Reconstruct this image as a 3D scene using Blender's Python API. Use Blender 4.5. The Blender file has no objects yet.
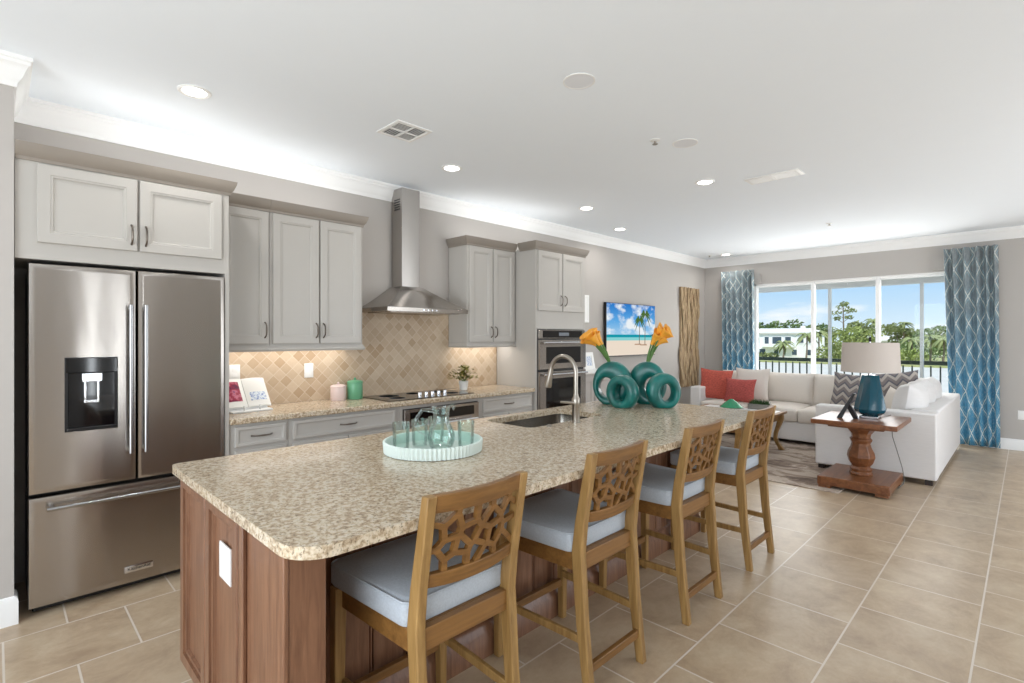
import bpy, bmesh, math, random
from mathutils import Vector, Matrix
R = random.Random(7)
PI = math.pi
S2 = math.sqrt(0.5)
col = bpy.context.scene.collection
scene = bpy.context.scene

# ------------------------------------------------------------------ camera, world, sun, large lights, exposure
cam_d = bpy.data.cameras.new('camera'); cam = bpy.data.objects.new('camera', cam_d); col.objects.link(cam)
cam_d.sensor_width = 36.0; cam_d.lens = 36.0*516/1024; cam_d.shift_y = -4.5/1024
cam_d.clip_start = 0.05; cam_d.clip_end = 1000
cam.location = (0, 0, 1.44); cam.rotation_euler = (PI/2, 0, PI/4)
scene.camera = cam
vs = scene.view_settings
vs.view_transform = 'Standard'; vs.look = 'None'; vs.exposure = 0.0; vs.gamma = 1.0; vs.use_curve_mapping = False
scene.display_settings.display_device = 'sRGB'
scene.cycles.transparent_max_bounces = 48; scene.cycles.max_bounces = 14; scene.cycles.glossy_bounces = 6

def lin(c):
    c = c/255.0
    return c/12.92 if c <= 0.04045 else ((c+0.055)/1.055)**2.4
def RGB(r, g, b): return (lin(r), lin(g), lin(b), 1.0)

w = bpy.data.worlds.new('sky'); scene.world = w; w.use_nodes = True
nt = w.node_tree; nt.nodes.clear()
def N(t, **k):
    n = nt.nodes.new(t)
    for a, b in k.items(): setattr(n, a, b)
    return n
out = N('ShaderNodeOutputWorld'); bg = N('ShaderNodeBackground'); tc = N('ShaderNodeTexCoord')
sep = N('ShaderNodeSeparateXYZ'); nt.links.new(tc.outputs['Generated'], sep.inputs[0])
ramp = N('ShaderNodeValToRGB'); nt.links.new(sep.outputs['Z'], ramp.inputs[0])
ramp.color_ramp.elements[0].position = 0.0; ramp.color_ramp.elements[0].color = RGB(222, 238, 249)
ramp.color_ramp.elements[1].position = 0.32; ramp.color_ramp.elements[1].color = RGB(122, 182, 234)
e = ramp.color_ramp.elements.new(0.09); e.color = RGB(172, 212, 246)
mp = N('ShaderNodeMapping'); mp.inputs['Scale'].default_value = (3.2, 3.2, 13.0); mp.inputs['Location'].default_value = (0.35, 0.1, 0.4)
nt.links.new(tc.outputs['Generated'], mp.inputs[0])
nz = N('ShaderNodeTexNoise'); nz.inputs['Scale'].default_value = 1.5; nz.inputs['Detail'].default_value = 6
nt.links.new(mp.outputs[0], nz.inputs[0])
cr = N('ShaderNodeValToRGB'); cr.color_ramp.elements[0].position = 0.53; cr.color_ramp.elements[1].position = 0.66
nt.links.new(nz.outputs[0], cr.inputs[0])
mx = N('ShaderNodeMix', data_type='RGBA'); mx.inputs[7].default_value = RGB(250, 251, 252)
nt.links.new(cr.outputs[0], mx.inputs[0]); nt.links.new(ramp.outputs[0], mx.inputs[6])
nt.links.new(mx.outputs[2], bg.inputs[0]); bg.inputs[1].default_value = 1.1
nt.links.new(bg.outputs[0], out.inputs[0])

def light(name, kind, loc, energy, rot=(0, 0, 0), color=(1, 1, 1), **k):
    d = bpy.data.lights.new(name, kind); d.energy = energy; d.color = color
    for a, b in k.items(): setattr(d, a, b)
    o = bpy.data.objects.new(name, d); o.location = loc; o.rotation_euler = rot; col.objects.link(o)
    return o
light('sun', 'SUN', (0, 0, 20), 4.0, (math.radians(36), 0, math.radians(45)), (1, .96, .9), angle=0.01)
# fill lamps added at made-up windows in the unseen back and right walls
COOL_FILL = (0.90, 0.955, 1.0)
light('fill_lamp_back', 'AREA', (-0.4, -2.55, 1.35), 158, (PI/2, 0, 0), COOL_FILL, shape='RECTANGLE', size=4.4, size_y=2.3)
light('fill_lamp_right', 'AREA', (2.74, 5.5, 1.35), 84, (PI/2, 0, PI/2), (.97, .985, 1), shape='RECTANGLE', size=3.6, size_y=2.3)
light('window_daylight_far', 'AREA', (-2.0, 9.24, 1.2), 72, (PI/2, 0, PI), (1, .98, .95), shape='RECTANGLE', size=2.5, size_y=2.1)
for yy in (1.02, 1.36): light('fridge_streak_lamp', 'AREA', (2.78, yy, 1.2), 7.0, (PI/2, 0, PI/2), COOL_FILL, shape='RECTANGLE', size=.07, size_y=2.0)  # narrow lamps added out of view to streak the refrigerator doors

# ------------------------------------------------------------------ materials
class Mat:
    def __init__(s, name):
        s.m = bpy.data.materials.new(name); s.m.use_nodes = True; s.t = s.m.node_tree
        s.b = s.t.nodes['Principled BSDF']; s.o = s.t.nodes['Material Output']
    def n(s, t, ins=None, **k):
        n = s.t.nodes.new(t)
        for a, b in k.items(): setattr(n, a, b)
        for a, b in (ins or {}).items():
            if hasattr(b, 'is_output'): s.t.links.new(b, n.inputs[a])
            else: n.inputs[a].default_value = b
        return n
    def link(s, a, b): s.t.links.new(a, b)
    def set(s, **k):
        for a, v in k.items():
            i = s.b.inputs[a.replace('_', ' ')]
            if hasattr(v, 'is_output'): s.t.links.new(v, i)
            else: i.default_value = v
        return s
    def coords(s, scale=(1, 1, 1), rot=(0, 0, 0), loc=(0, 0, 0), world=False):
        if world: src = s.n('ShaderNodeNewGeometry').outputs['Position']
        else: src = s.n('ShaderNodeTexCoord').outputs['Object']
        m = s.n('ShaderNodeMapping', {0: src}); m.inputs['Scale'].default_value = scale
        m.inputs['Rotation'].default_value = rot; m.inputs['Location'].default_value = loc
        return m.outputs[0]
    def noise(s, vec, scale, detail=4, rough=.55, dist=0):
        return s.n('ShaderNodeTexNoise', {'Vector': vec, 'Scale': scale, 'Detail': detail, 'Roughness': rough, 'Distortion': dist}).outputs[0]
    def ramp(s, fac, stops):
        r = s.n('ShaderNodeValToRGB', {0: fac}); cr = r.color_ramp
        while len(cr.elements) < len(stops): cr.elements.new(0.5)
        for e, (p, c) in zip(cr.elements, stops): e.position = p; e.color = c
        return r.outputs[0]
    def mix(s, f, a, b, blend='MIX'):
        m = s.n('ShaderNodeMix', data_type='RGBA', blend_type=blend)
        for i, v in ((0, f), (6, a), (7, b)):
            if hasattr(v, 'is_output'): s.link(v, m.inputs[i])
            else: m.inputs[i].default_value = v
        return m.outputs[2]
    def math(s, op, a, b=0.0, c=None):
        m = s.n('ShaderNodeMath', operation=op)
        for i, v in enumerate((a, b) if c is None else (a, b, c)):
            if hasattr(v, 'is_output'): s.link(v, m.inputs[i])
            else: m.inputs[i].default_value = v
        return m.outputs[0]
    def bump(s, h, strength=.3, dist=.01):
        b = s.n('ShaderNodeBump', {'Height': h, 'Strength': strength, 'Distance': dist})
        s.link(b.outputs[0], s.b.inputs['Normal'])

def mul(c, k): return (c[0]*k, c[1]*k, c[2]*k, 1)
def plain(name, c, rough=.5, metal=0, var=.06, scale=6, stretch=(1, 1, 1), bump=0, bscale=60, **k):
    m = Mat(name); v = m.coords(stretch)
    f = m.noise(v, scale)
    if var >= .3: f = m.n('ShaderNodeMapRange', {'Value': f, 1: .34, 2: .66}).outputs[0]
    m.set(Base_Color=m.mix(f, mul(c, 1-var), mul(c, 1+var)), Roughness=rough, Metallic=metal, **k)
    if bump: m.bump(m.noise(v, bscale, 3), bump, .004)
    return m.m
def wood(name, c0, c1, rough=.4, axis=2, scale=1.0, **k):
    m = Mat(name); st = [14*scale]*3; st[axis] = 1.1*scale
    v = m.coords(st)
    f = m.noise(v, 3.0, 5, .6, .6); g = m.noise(v, 14, 3)
    base = m.ramp(f, [(.3, c0), (.7, c1)])
    base = m.mix(m.math('MULTIPLY', g, .35), base, mul(c0, .55))
    m.set(Base_Color=base, Roughness=rough, **k); m.bump(g, .12, .003)
    return m.m
def thin_glass(name, tint, rough=.02, refl=1.3):
    m = Mat(name); t = m.t
    tr = m.n('ShaderNodeBsdfTransparent', {0: tint}); gl = m.n('ShaderNodeBsdfGlossy', {'Roughness': rough})
    lw = m.n('ShaderNodeFresnel', {'IOR': refl})
    f = m.math('MINIMUM', lw.outputs[0], .6)
    mxs = m.n('ShaderNodeMixShader', {0: f}); m.link(tr.outputs[0], mxs.inputs[1]); m.link(gl.outputs[0], mxs.inputs[2])
    m.link(mxs.outputs[0], m.o.inputs[0])
    return m.m
def emit(name, c, strength):
    m = Mat(name); e = m.n('ShaderNodeEmission', {0: c, 1: strength}); m.link(e.outputs[0], m.o.inputs[0]); return m.m

MT = {}
MT['ceiling'] = plain('ceiling_paint', RGB(243, 249, 255), .9, var=.01)
MT['wall'] = plain('greige_wall_paint', RGB(186, 181, 176), .85, var=.015)
MT['trim'] = plain('white_trim_paint', RGB(244, 244, 243), .5, var=.01)
MT['cab'] = plain('grey_cabinet_paint', RGB(186, 182, 176), .42, var=.02)
MT['cabglaze'] = plain('glazed_grey_crown', RGB(146, 137, 127), .45, var=.05)
MT['black'] = plain('black_plastic', RGB(18, 18, 20), .35, var=.2)
MT['blackgloss'] = plain('black_glass', RGB(12, 12, 14), .06, var=.1)
MT['dark'] = plain('dark_gap', RGB(24, 19, 16), .8)
MT['chrome'] = plain('polished_metal', RGB(215, 216, 220), .16, 1, var=.02)
MT['nickel'] = plain('brushed_nickel', RGB(170, 163, 154), .3, 1, var=.03)
MT['pull'] = plain('antique_pewter_pull', RGB(120, 112, 104), .35, 1, var=.08)
MT['white'] = plain('white_plastic', RGB(240, 240, 238), .4, var=.01)
MT['island'] = wood('dark_walnut_stain', RGB(110, 74, 54), RGB(150, 109, 82), .33, 2)
MT['chairwood'] = wood('honey_oak', RGB(134, 100, 54), RGB(184, 146, 90), .42, 2, .8)
MT['chairwoodh'] = wood('honey_oak_rails', RGB(112, 76, 36), RGB(154, 110, 58), .42, 1, .8)
MT['tablewood'] = wood('chestnut_wood', RGB(104, 62, 38), RGB(150, 98, 62), .3, 1, .6)
MT['seatfab'] = plain('heather_grey_fabric', RGB(186, 193, 201), .95, var=.2, scale=140, bump=.3, bscale=320)
MT['sofa'] = plain('oatmeal_weave', RGB(226, 223, 221), .95, var=.06, scale=16, stretch=(1, 1, 9), bump=.3, bscale=160)
MT['cushion'] = plain('oatmeal_cushion', RGB(222, 214, 205), .95, var=.06, scale=90, bump=.25, bscale=160)
MT['sofafoot'] = plain('espresso_wood', RGB(40, 28, 22), .5)
MT['teal'] = plain('teal_ceramic', RGB(6, 104, 98), .32, var=.35, scale=9, Coat_Weight=.3, Coat_Roughness=.25)
MT['tealin'] = plain('teal_ceramic_inner', RGB(6, 66, 72), .35, var=.2)
MT['lampteal'] = plain('deep_teal_glaze', RGB(4, 74, 92), .16, var=.15, Coat_Weight=.5)
MT['shade'] = plain('linen_shade', RGB(200, 190, 182), .9, var=.04, scale=120)
MT['mint'] = plain('mint_enamel', RGB(222, 234, 228), .4, var=.03)
MT['petal'] = plain('orange_petal', RGB(246, 172, 58), .5, var=.22, scale=14)
MT['stem'] = plain('green_stem', RGB(88, 128, 62), .5, var=.2)
MT['leaf'] = plain('dark_leaf', RGB(52, 84, 40), .5, var=.35, scale=30)
MT['coral'] = plain('coral_weave', RGB(186, 88, 74), .95, var=.32, scale=40, stretch=(1, 1, 4), bump=.4, bscale=120)
MT['coral2'] = plain('rose_weave', RGB(180, 86, 80), .95, var=.36, scale=40, stretch=(1, 1, 5), bump=.4, bscale=120)
MT['glassgreen'] = thin_glass('pale_aqua_glass', (.93, .98, .965, 1), .03, 1.5)
MT['window'] = thin_glass('window_glass', (.98, .99, .985, 1), .01, 1.22)
MT['greenglass'] = plain('green_glass_dish', RGB(40, 160, 110), .12, var=.25, Transmission_Weight=.35)
MT['bulb'] = emit('lit_lamp', (1, .98, .95, 1), 14)
MT['strip'] = emit('lit_strip', (1, .95, .9, 1), 1.2)
MT['railing'] = plain('dark_bronze_rail', RGB(58, 72, 60), .5)
MT['stone'] = plain('grey_stone', RGB(128, 124, 118), .8, var=.2)
MT['pinkcan'] = plain('pink_enamel', RGB(226, 205, 200), .35, var=.03)
MT['greencan'] = plain('green_enamel', RGB(104, 168, 130), .3, var=.05)
MT['bar'] = plain('satin_steel_bar', RGB(168, 168, 170), .24, 1, var=.02)
MT['display'] = plain('grey_display', RGB(110, 116, 124), .3)

def steel(name, c, axis):
    m = Mat(name); st = [260, 260, 260]; st[axis] = 2.0
    v = m.coords(st); f = m.noise(v, 1.0, 2)
    m.set(Base_Color=m.mix(f, mul(c, .97), mul(c, 1.03)), Metallic=1.0, Roughness=.21,
          Anisotropic=1.0, Anisotropic_Rotation=0.25)
    m.bump(m.noise(m.coords((1, 2.5, 1.0)), 1.6, 2), .06, .02)
    return m.m
MT['steel'] = steel('brushed_stainless', RGB(178, 172, 166), 1)
MT['steelv'] = steel('brushed_stainless_upright', RGB(178, 174, 170), 2)
MT['sinksteel'] = plain('satin_sink_steel', RGB(150, 145, 138), .25, 1, var=.04)

def granite():
    m = Mat('speckled_granite'); v = m.coords((1, 1, 1), world=True)
    n1 = m.noise(v, 62, 6, .6, .4); n2 = m.noise(v, 120, 4, .6); n3 = m.noise(v, 3.0, 3)
    c = m.ramp(n1, [(.30, RGB(118, 100, 82)), (.42, RGB(170, 150, 124)), (.52, RGB(206, 191, 167)), (.64, RGB(222, 212, 194)), (.8, RGB(180, 158, 130))])
    sp = m.ramp(n2, [(.36, (1, 1, 1, 1)), (.44, (0, 0, 0, 1))])
    c = m.mix(m.math('MULTIPLY', sp, .75), c, RGB(88, 74, 62))
    c = m.mix(m.math('MULTIPLY', n3, .22), c, RGB(198, 168, 130))
    m.set(Base_Color=c, Roughness=.24, Coat_Weight=.2, Coat_Roughness=.08)
    return m.m
MT['granite'] = granite()

def floor_tiles():
    m = Mat('taupe_floor_tile')
    g = m.n('ShaderNodeNewGeometry').outputs['Position']
    sp = m.n('ShaderNodeSeparateXYZ', {0: g})
    T = .4635
    a = m.math('DIVIDE', m.math('ADD', sp.outputs['X'], 1.10+T*20), T)           # row index axis
    row = m.math('FLOOR', a); fa = m.math('SUBTRACT', a, row)
    odd = m.math('MODULO', row, 2.0)
    b = m.math('DIVIDE', m.math('ADD', sp.outputs['Y'], -.255+T*20), T)
    b = m.math('ADD', b, m.math('MULTIPLY', odd, .5))
    cb = m.math('FLOOR', b); fb = m.math('SUBTRACT', b, cb)
    g2 = .0032/T
    def edge(f): return m.math('MINIMUM', f, m.math('SUBTRACT', 1.0, f))
    d = m.math('MINIMUM', edge(fa), edge(fb))
    grout = m.math('LESS_THAN', d, g2*1.25)
    cmb = m.n('ShaderNodeCombineXYZ', {0: row, 1: cb})
    wn = m.n('ShaderNodeTexWhiteNoise', {0: cmb.outputs[0]})
    off = m.n('ShaderNodeVectorMath', {0: wn.outputs['Color'], 1: (40, 40, 40)}, operation='MULTIPLY')
    v = m.n('ShaderNodeVectorMath', {0: g, 1: off.outputs[0]}, operation='ADD').outputs[0]
    mpn = m.n('ShaderNodeMapping', {0: v}); mpn.inputs['Scale'].default_value = (1.5, 1.1, 1)
    n1 = m.noise(mpn.outputs[0], 3.6, 8, .68, .35); n2 = m.noise(mpn.outputs[0], 28, 5, .7)
    c = m.ramp(n1, [(.3, RGB(168, 145, 119)), (.5, RGB(194, 172, 144)), (.72, RGB(212, 195, 168))])
    c = m.mix(m.math('MULTIPLY', n2, .36), c, RGB(146, 122, 98))
    c = m.mix(m.math('MULTIPLY', wn.outputs['Value'], .18), c, RGB(164, 146, 130))
    c = m.mix(grout, c, RGB(214, 203, 190))
    m.set(Base_Color=c, Roughness=.32)
    m.bump(m.math('SUBTRACT', 1.0, grout), .1, .003)
    return m.m
MT['floor'] = floor_tiles()

def splash():
    m = Mat('tumbled_travertine_diamond_tile')
    g = m.n('ShaderNodeNewGeometry').outputs['Position']; sp = m.n('ShaderNodeSeparateXYZ', {0: g})
    T = .070
    u = m.math('DIVIDE', m.math('ADD', sp.outputs['Y'], sp.outputs['Z']), T*math.sqrt(2)); u = m.math('ADD', u, 50.0)
    v = m.math('DIVIDE', m.math('SUBTRACT', sp.outputs['Y'], sp.outputs['Z']), T*math.sqrt(2)); v = m.math('ADD', v, 50.0)
    fu, fv = m.math('FLOOR', u), m.math('FLOOR', v)
    def edge(f): return m.math('MINIMUM', f, m.math('SUBTRACT', 1.0, f))
    d = m.math('MINIMUM', edge(m.math('SUBTRACT', u, fu)), edge(m.math('SUBTRACT', v, fv)))
    grout = m.math('LESS_THAN', d, .03)
    wn = m.n('ShaderNodeTexWhiteNoise', {0: m.n('ShaderNodeCombineXYZ', {0: fu, 1: fv}).outputs[0]})
    c = m.ramp(wn.outputs['Value'], [(0, RGB(190, 166, 138)), (.25, RGB(204, 182, 156)), (.55, RGB(214, 195, 170)), (.85, RGB(198, 175, 148)), (1, RGB(182, 155, 124))])
    n = m.noise(m.coords(world=True), 45, 5)
    c = m.mix(m.math('MULTIPLY', n, .35), c, RGB(178, 150, 118))
    c = m.mix(m.math('MULTIPLY', grout, .7), c, RGB(218, 204, 184))
    m.set(Base_Color=c, Roughness=.5); m.bump(m.math('SUBTRACT', m.math('MULTIPLY', n, .3), grout), .3, .004)
    return m.m
MT['splash'] = splash()

def trellis(name, seed):
    m = Mat(name)
    uv = m.n('ShaderNodeTexCoord').outputs['UV']; sp = m.n('ShaderNodeSeparateXYZ', {0: uv})
    nzv = m.noise(m.coords(), 18, 3)
    x = m.math('DIVIDE', sp.outputs['X'], .23); y = m.math('DIVIDE', sp.outputs['Y'], .36)
    x = m.math('ADD', x, m.math('MULTIPLY', nzv, .10))
    def tri(a):
        f = m.math('FRACT', a); return m.math('ABSOLUTE', m.math('SUBTRACT', f, .5))
    d1 = tri(m.math('ADD', x, y)); d2 = tri(m.math('SUBTRACT', x, y))
    line = m.math('LESS_THAN', m.math('MINIMUM', d1, d2), .036)
    line2 = m.math('LESS_THAN', m.math('ABSOLUTE', m.math('SUBTRACT', m.math('MINIMUM', d1, d2), .12)), .016)
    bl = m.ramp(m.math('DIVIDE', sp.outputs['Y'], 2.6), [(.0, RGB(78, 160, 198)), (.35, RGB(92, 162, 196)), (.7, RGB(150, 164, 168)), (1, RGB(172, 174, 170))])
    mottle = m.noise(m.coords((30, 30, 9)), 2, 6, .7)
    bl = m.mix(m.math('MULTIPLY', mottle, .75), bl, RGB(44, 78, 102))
    fl = m.noise(m.coords((60, 60, 14)), 2, 4, .7)
    bl = m.mix(m.math('MULTIPLY', m.math('GREATER_THAN', fl, .57), .35), bl, RGB(196, 206, 206))
    c = m.mix(line2, bl, RGB(150, 184, 198)); c = m.mix(line, c, RGB(216, 222, 218))
    m.set(Base_Color=c, Roughness=.9)
    return m.m
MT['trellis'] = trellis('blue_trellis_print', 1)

def chevron(name, c0, c1, c2):
    m = Mat(name); sp = m.n('ShaderNodeSeparateXYZ', {0: m.n('ShaderNodeTexCoord').outputs['Object']})
    a = m.math('ABSOLUTE', m.math('SUBTRACT', m.math('FRACT', m.math('MULTIPLY', sp.outputs['X'], 7.0)), .5))
    f = m.math('FRACT', m.math('MULTIPLY_ADD', sp.outputs['Z'], 9.0, m.math('MULTIPLY', a, 1.3)))
    c = m.mix(m.math('LESS_THAN', f, .40), c0, c1); c = m.mix(m.math('GREATER_THAN', f, .78), c, c2)
    m.set(Base_Color=c, Roughness=.95); return m.m
MT['chev'] = chevron('chevron_weave', RGB(178, 170, 162), RGB(130, 122, 120), RGB(100, 98, 106))

def rugmat():
    m = Mat('distressed_rug'); v = m.coords((1, 1.7, 1), world=True)
    n1 = m.noise(v, 2.4, 8, .7, 1.0); n2 = m.noise(v, 40, 3)
    c = m.ramp(n1, [(.36, RGB(112, 96, 86)), (.47, RGB(160, 142, 128)), (.55, RGB(206, 192, 178)), (.66, RGB(188, 172, 156)), (.75, RGB(128, 110, 98))])
    c = m.mix(m.math('MULTIPLY', n2, .35), c, RGB(120, 104, 92))
    m.set(Base_Color=c, Roughness=1.0); m.bump(n2, .5, .01); return m.m
MT['rug'] = rugmat()

def drift():
    m = Mat('driftwood_grain'); v = m.coords((9, 9, 1.2))
    n = m.noise(v, 2.4, 6, .65, 1.4); n2 = m.noise(m.coords((3, 3, .8)), 2.5, 3, .5, .8)
    c = m.ramp(n, [(.32, RGB(72, 54, 38)), (.46, RGB(140, 114, 84)), (.6, RGB(182, 158, 124)), (.74, RGB(120, 96, 70))])
    c = m.mix(m.math('MULTIPLY', n2, .5), c, RGB(196, 172, 136))
    m.set(Base_Color=c, Roughness=.7); m.bump(n, .5, .01); return m.m
MT['drift'] = drift()

def outdoors(name, c0, c1, rough=.9, scale=2):
    m = Mat(name); n = m.noise(m.coords(), scale, 4)
    m.set(Base_Color=m.mix(n, c0, c1), Roughness=rough); return m.m
MT['lawn'] = outdoors('sunny_lawn', RGB(196, 186, 140), RGB(150, 164, 92), scale=.06)
MT['water'] = outdoors('calm_water', RGB(198, 192, 182), RGB(216, 210, 200), .8, .2)
MT['leafa'] = outdoors('deep_green_foliage', RGB(70, 98, 56), RGB(130, 146, 86), scale=.5)
MT['leafb'] = outdoors('light_green_foliage', RGB(108, 130, 68), RGB(176, 180, 104), scale=.5)
MT['leafc'] = outdoors('olive_foliage', RGB(104, 122, 74), RGB(164, 166, 112), scale=.5)
MT['bark'] = outdoors('grey_bark', RGB(110, 96, 82), RGB(150, 136, 120))
MT['stucco'] = outdoors('white_stucco', RGB(236, 236, 234), RGB(246, 246, 244))
MT['rooftile'] = outdoors('pale_roof_tile', RGB(214, 208, 200), RGB(226, 222, 214), scale=1)
MT['houseglass'] = plain('dark_house_window', RGB(70, 84, 96), .2)  # one even dark blue-grey for the house panes

# ------------------------------------------------------------------ mesh helpers
class MB:
    def __init__(s): s.v = []; s.f = []; s.mi = []; s.cur = 0; s.uv = None
    def add(s, vs, fs):
        o = len(s.v); s.v += [tuple(p) for p in vs]
        for f in fs: s.f.append(tuple(i+o for i in f)); s.mi.append(s.cur)
        return s
    def box(s, x0, x1, y0, y1, z0, z1):
        v = [(x, y, z) for z in (z0, z1) for (x, y) in ((x0, y0), (x1, y0), (x1, y1), (x0, y1))]
        return s.add(v, [(3, 2, 1, 0), (4, 5, 6, 7), (0, 1, 5, 4), (1, 2, 6, 5), (2, 3, 7, 6), (3, 0, 4, 7)])
    def loops(s, rings, cap0=True, cap1=True, closed=True):
        n = len(rings[0]); vs = [p for r in rings for p in r]; fs = []
        for i in range(len(rings)-1):
            for j in range(n if closed else n-1):
                k = (j+1) % n
                fs.append((i*n+j, i*n+k, (i+1)*n+k, (i+1)*n+j))
        if cap0: fs.append(tuple(range(n-1, -1, -1)))
        if cap1: fs.append(tuple((len(rings)-1)*n+j for j in range(n)))
        return s.add(vs, fs)
    def prism(s, poly, axis, lo, hi):
        def P(a, b, h): return {'z': (a, b, h), 'x': (h, a, b), 'y': (a, h, b)}[axis]
        return s.loops([[P(a, b, lo) for a, b in poly], [P(a, b, hi) for a, b in poly]])
    def lathe(s, prof, c=(0, 0, 0), n=24, cap=True, sq=(1, 1)):
        rings = [[(c[0]+r*sq[0]*math.cos(2*PI*j/n), c[1]+r*sq[1]*math.sin(2*PI*j/n), c[2]+z) for j in range(n)] for r, z in prof]
        return s.loops(rings, cap, cap)
    def tube(s, path, r, n=10, cap=True, sy=1.0):
        path = [Vector(p) for p in path]; rr = r if isinstance(r, (list, tuple)) else [r]*len(path)
        rings = []; up = None
        for i, p in enumerate(path):
            t = (path[min(i+1, len(path)-1)]-path[max(i-1, 0)]).normalized()
            if up is None:
                up = Vector((0, 0, 1)) if abs(t.z) < .9 else Vector((1, 0, 0))
            a = t.cross(up).normalized(); b = a.cross(t).normalized(); up = b
            rings.append([p+a*rr[i]*math.cos(2*PI*j/n)+b*rr[i]*sy*math.sin(2*PI*j/n) for j in range(n)])
        return s.loops(rings, cap, cap)
    def beam(s, path, wx, wy):
        """upright bar of rectangular section wx by wy (or lists) whose section stays level"""
        rings = []
        for i, (x, y, z) in enumerate(path):
            a = wx[i] if isinstance(wx, list) else wx; b = wy[i] if isinstance(wy, list) else wy
            rings.append([(x-a/2, y-b/2, z), (x+a/2, y-b/2, z), (x+a/2, y+b/2, z), (x-a/2, y+b/2, z)])
        return s.loops(rings)
    def sphere(s, c, r, n=14, m=8, sc=(1, 1, 1)):
        rings = []
        for i in range(1, m):
            th = PI*i/m
            rings.append([(c[0]+r*sc[0]*math.sin(th)*math.cos(2*PI*j/n), c[1]+r*sc[1]*math.sin(th)*math.sin(2*PI*j/n), c[2]-r*sc[2]*math.cos(th)) for j in range(n)])
        return s.loops(rings)
    def rings_rect(s, a0, a1, b0, b1, steps, P):
        """nested rectangle rings: a framed panel. steps: (inset, height); P(a, b, h) -> xyz"""
        rings = []
        for ins, h in steps:
            rings.append([P(a0+ins, b0+ins, h), P(a1-ins, b0+ins, h), P(a1-ins, b1-ins, h), P(a0+ins, b1-ins, h)])
        return s.loops(rings)
    def mould(s, path, prof, closed=False):
        """sweep profile [(out, z)] along a level path; out is to the right of travel; mitred corners"""
        n = len(path); rings = []
        def nrm(i):
            a, b = path[i], path[i+1]; dx, dy = b[0]-a[0], b[1]-a[1]; l = math.hypot(dx, dy); return (dy/l, -dx/l)
        for i, (x, y) in enumerate(path):
            ns = []
            if i > 0: ns.append(nrm(i-1))
            if i < n-1: ns.append(nrm(i))
            if len(ns) == 1: m = ns[0]
            else:
                d = 1+ns[0][0]*ns[1][0]+ns[0][1]*ns[1][1]; m = ((ns[0][0]+ns[1][0])/d, (ns[0][1]+ns[1][1])/d)
            rings.append([(x+m[0]*o, y+m[1]*o, z) for o, z in prof])
        return s.loops(rings)

def obj(name, mb, mats, parent=None, smooth=35, bevel=0, seg=2, local=False, kind=None, sub=0):
    me = bpy.data.meshes.new(name)
    v = mb.v
    if parent is not None and not local:
        o0 = wloc(parent); v = [(a-o0[0], b-o0[1], c-o0[2]) for a, b, c in v]
    me.from_pydata(v, [], mb.f)
    ms = mats if isinstance(mats, (list, tuple)) else [mats]
    for m in ms: me.materials.append(MT[m])
    me.polygons.foreach_set('material_index', mb.mi)
    bm = bmesh.new(); bm.from_mesh(me); bmesh.ops.recalc_face_normals(bm, faces=bm.faces); bm.to_mesh(me); bm.free()
    if smooth:
        me.polygons.foreach_set('use_smooth', [True]*len(me.polygons)); me.set_sharp_from_angle(angle=math.radians(smooth))
    o = bpy.data.objects.new(name, me); col.objects.link(o)
    if parent is not None: o.parent = parent
    if bevel:
        b = o.modifiers.new('edge', 'BEVEL'); b.width = bevel; b.segments = seg; b.limit_method = 'ANGLE'; b.angle_limit = math.radians(40)
    if sub:
        b = o.modifiers.new('soft', 'SUBSURF'); b.levels = sub; b.render_levels = sub
    if kind: o['kind'] = kind
    return o
def wloc(o):
    l = Vector(o.location)
    while o.parent is not None: o = o.parent; l = l+Vector(o.location)
    return l
def tag(o, label, cat, group=None, kind=None):
    o['label'] = label; o['category'] = cat
    if group: o['group'] = group
    if kind: o['kind'] = kind
    return o
def thing(name, label, cat, loc=(0, 0, 0), rz=0, group=None):
    o = bpy.data.objects.new(name, None); o.location = loc; o.rotation_euler = (0, 0, rz); col.objects.link(o)
    o.empty_display_size = .1
    return tag(o, label, cat, group)
def recenter(o, loc):
    """put the origin of a single-mesh thing at its base"""
    d = Vector(loc)
    for v in o.data.vertices: v.co -= d
    o.location = d; return o
def dup(root, loc, label, rz=None, group=None, name=None):
    r = root.copy(); col.objects.link(r); r.location = loc; r['label'] = label
    if rz is not None: r.rotation_euler = (0, 0, rz)
    if group: r['group'] = group
    for ch in list(root.children):
        c = ch.copy(); col.objects.link(c); c.parent = r
        for g in list(ch.children):
            d = g.copy(); col.objects.link(d); d.parent = c
    return r
def struct(name, mb, m, **k):
    return obj(name, mb, m, kind='structure', **k)
def rrect(x0, x1, y0, y1, r, n=6):
    """rounded rectangle; r = (r_x0y0, r_x1y0, r_x1y1, r_x0y1)"""
    if not isinstance(r, (list, tuple)): r = [r]*4
    pts = []
    for (cx, cy, q, rr) in ((x0+r[0], y0+r[0], PI, r[0]), (x1-r[1], y0+r[1], 1.5*PI, r[1]), (x1-r[2], y1-r[2], 0, r[2]), (x0+r[3], y1-r[3], .5*PI, r[3])):
        for i in range(n+1):
            a = q+PI/2*i/n; pts.append((cx+rr*math.cos(a), cy+rr*math.sin(a)))
    return pts
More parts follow.
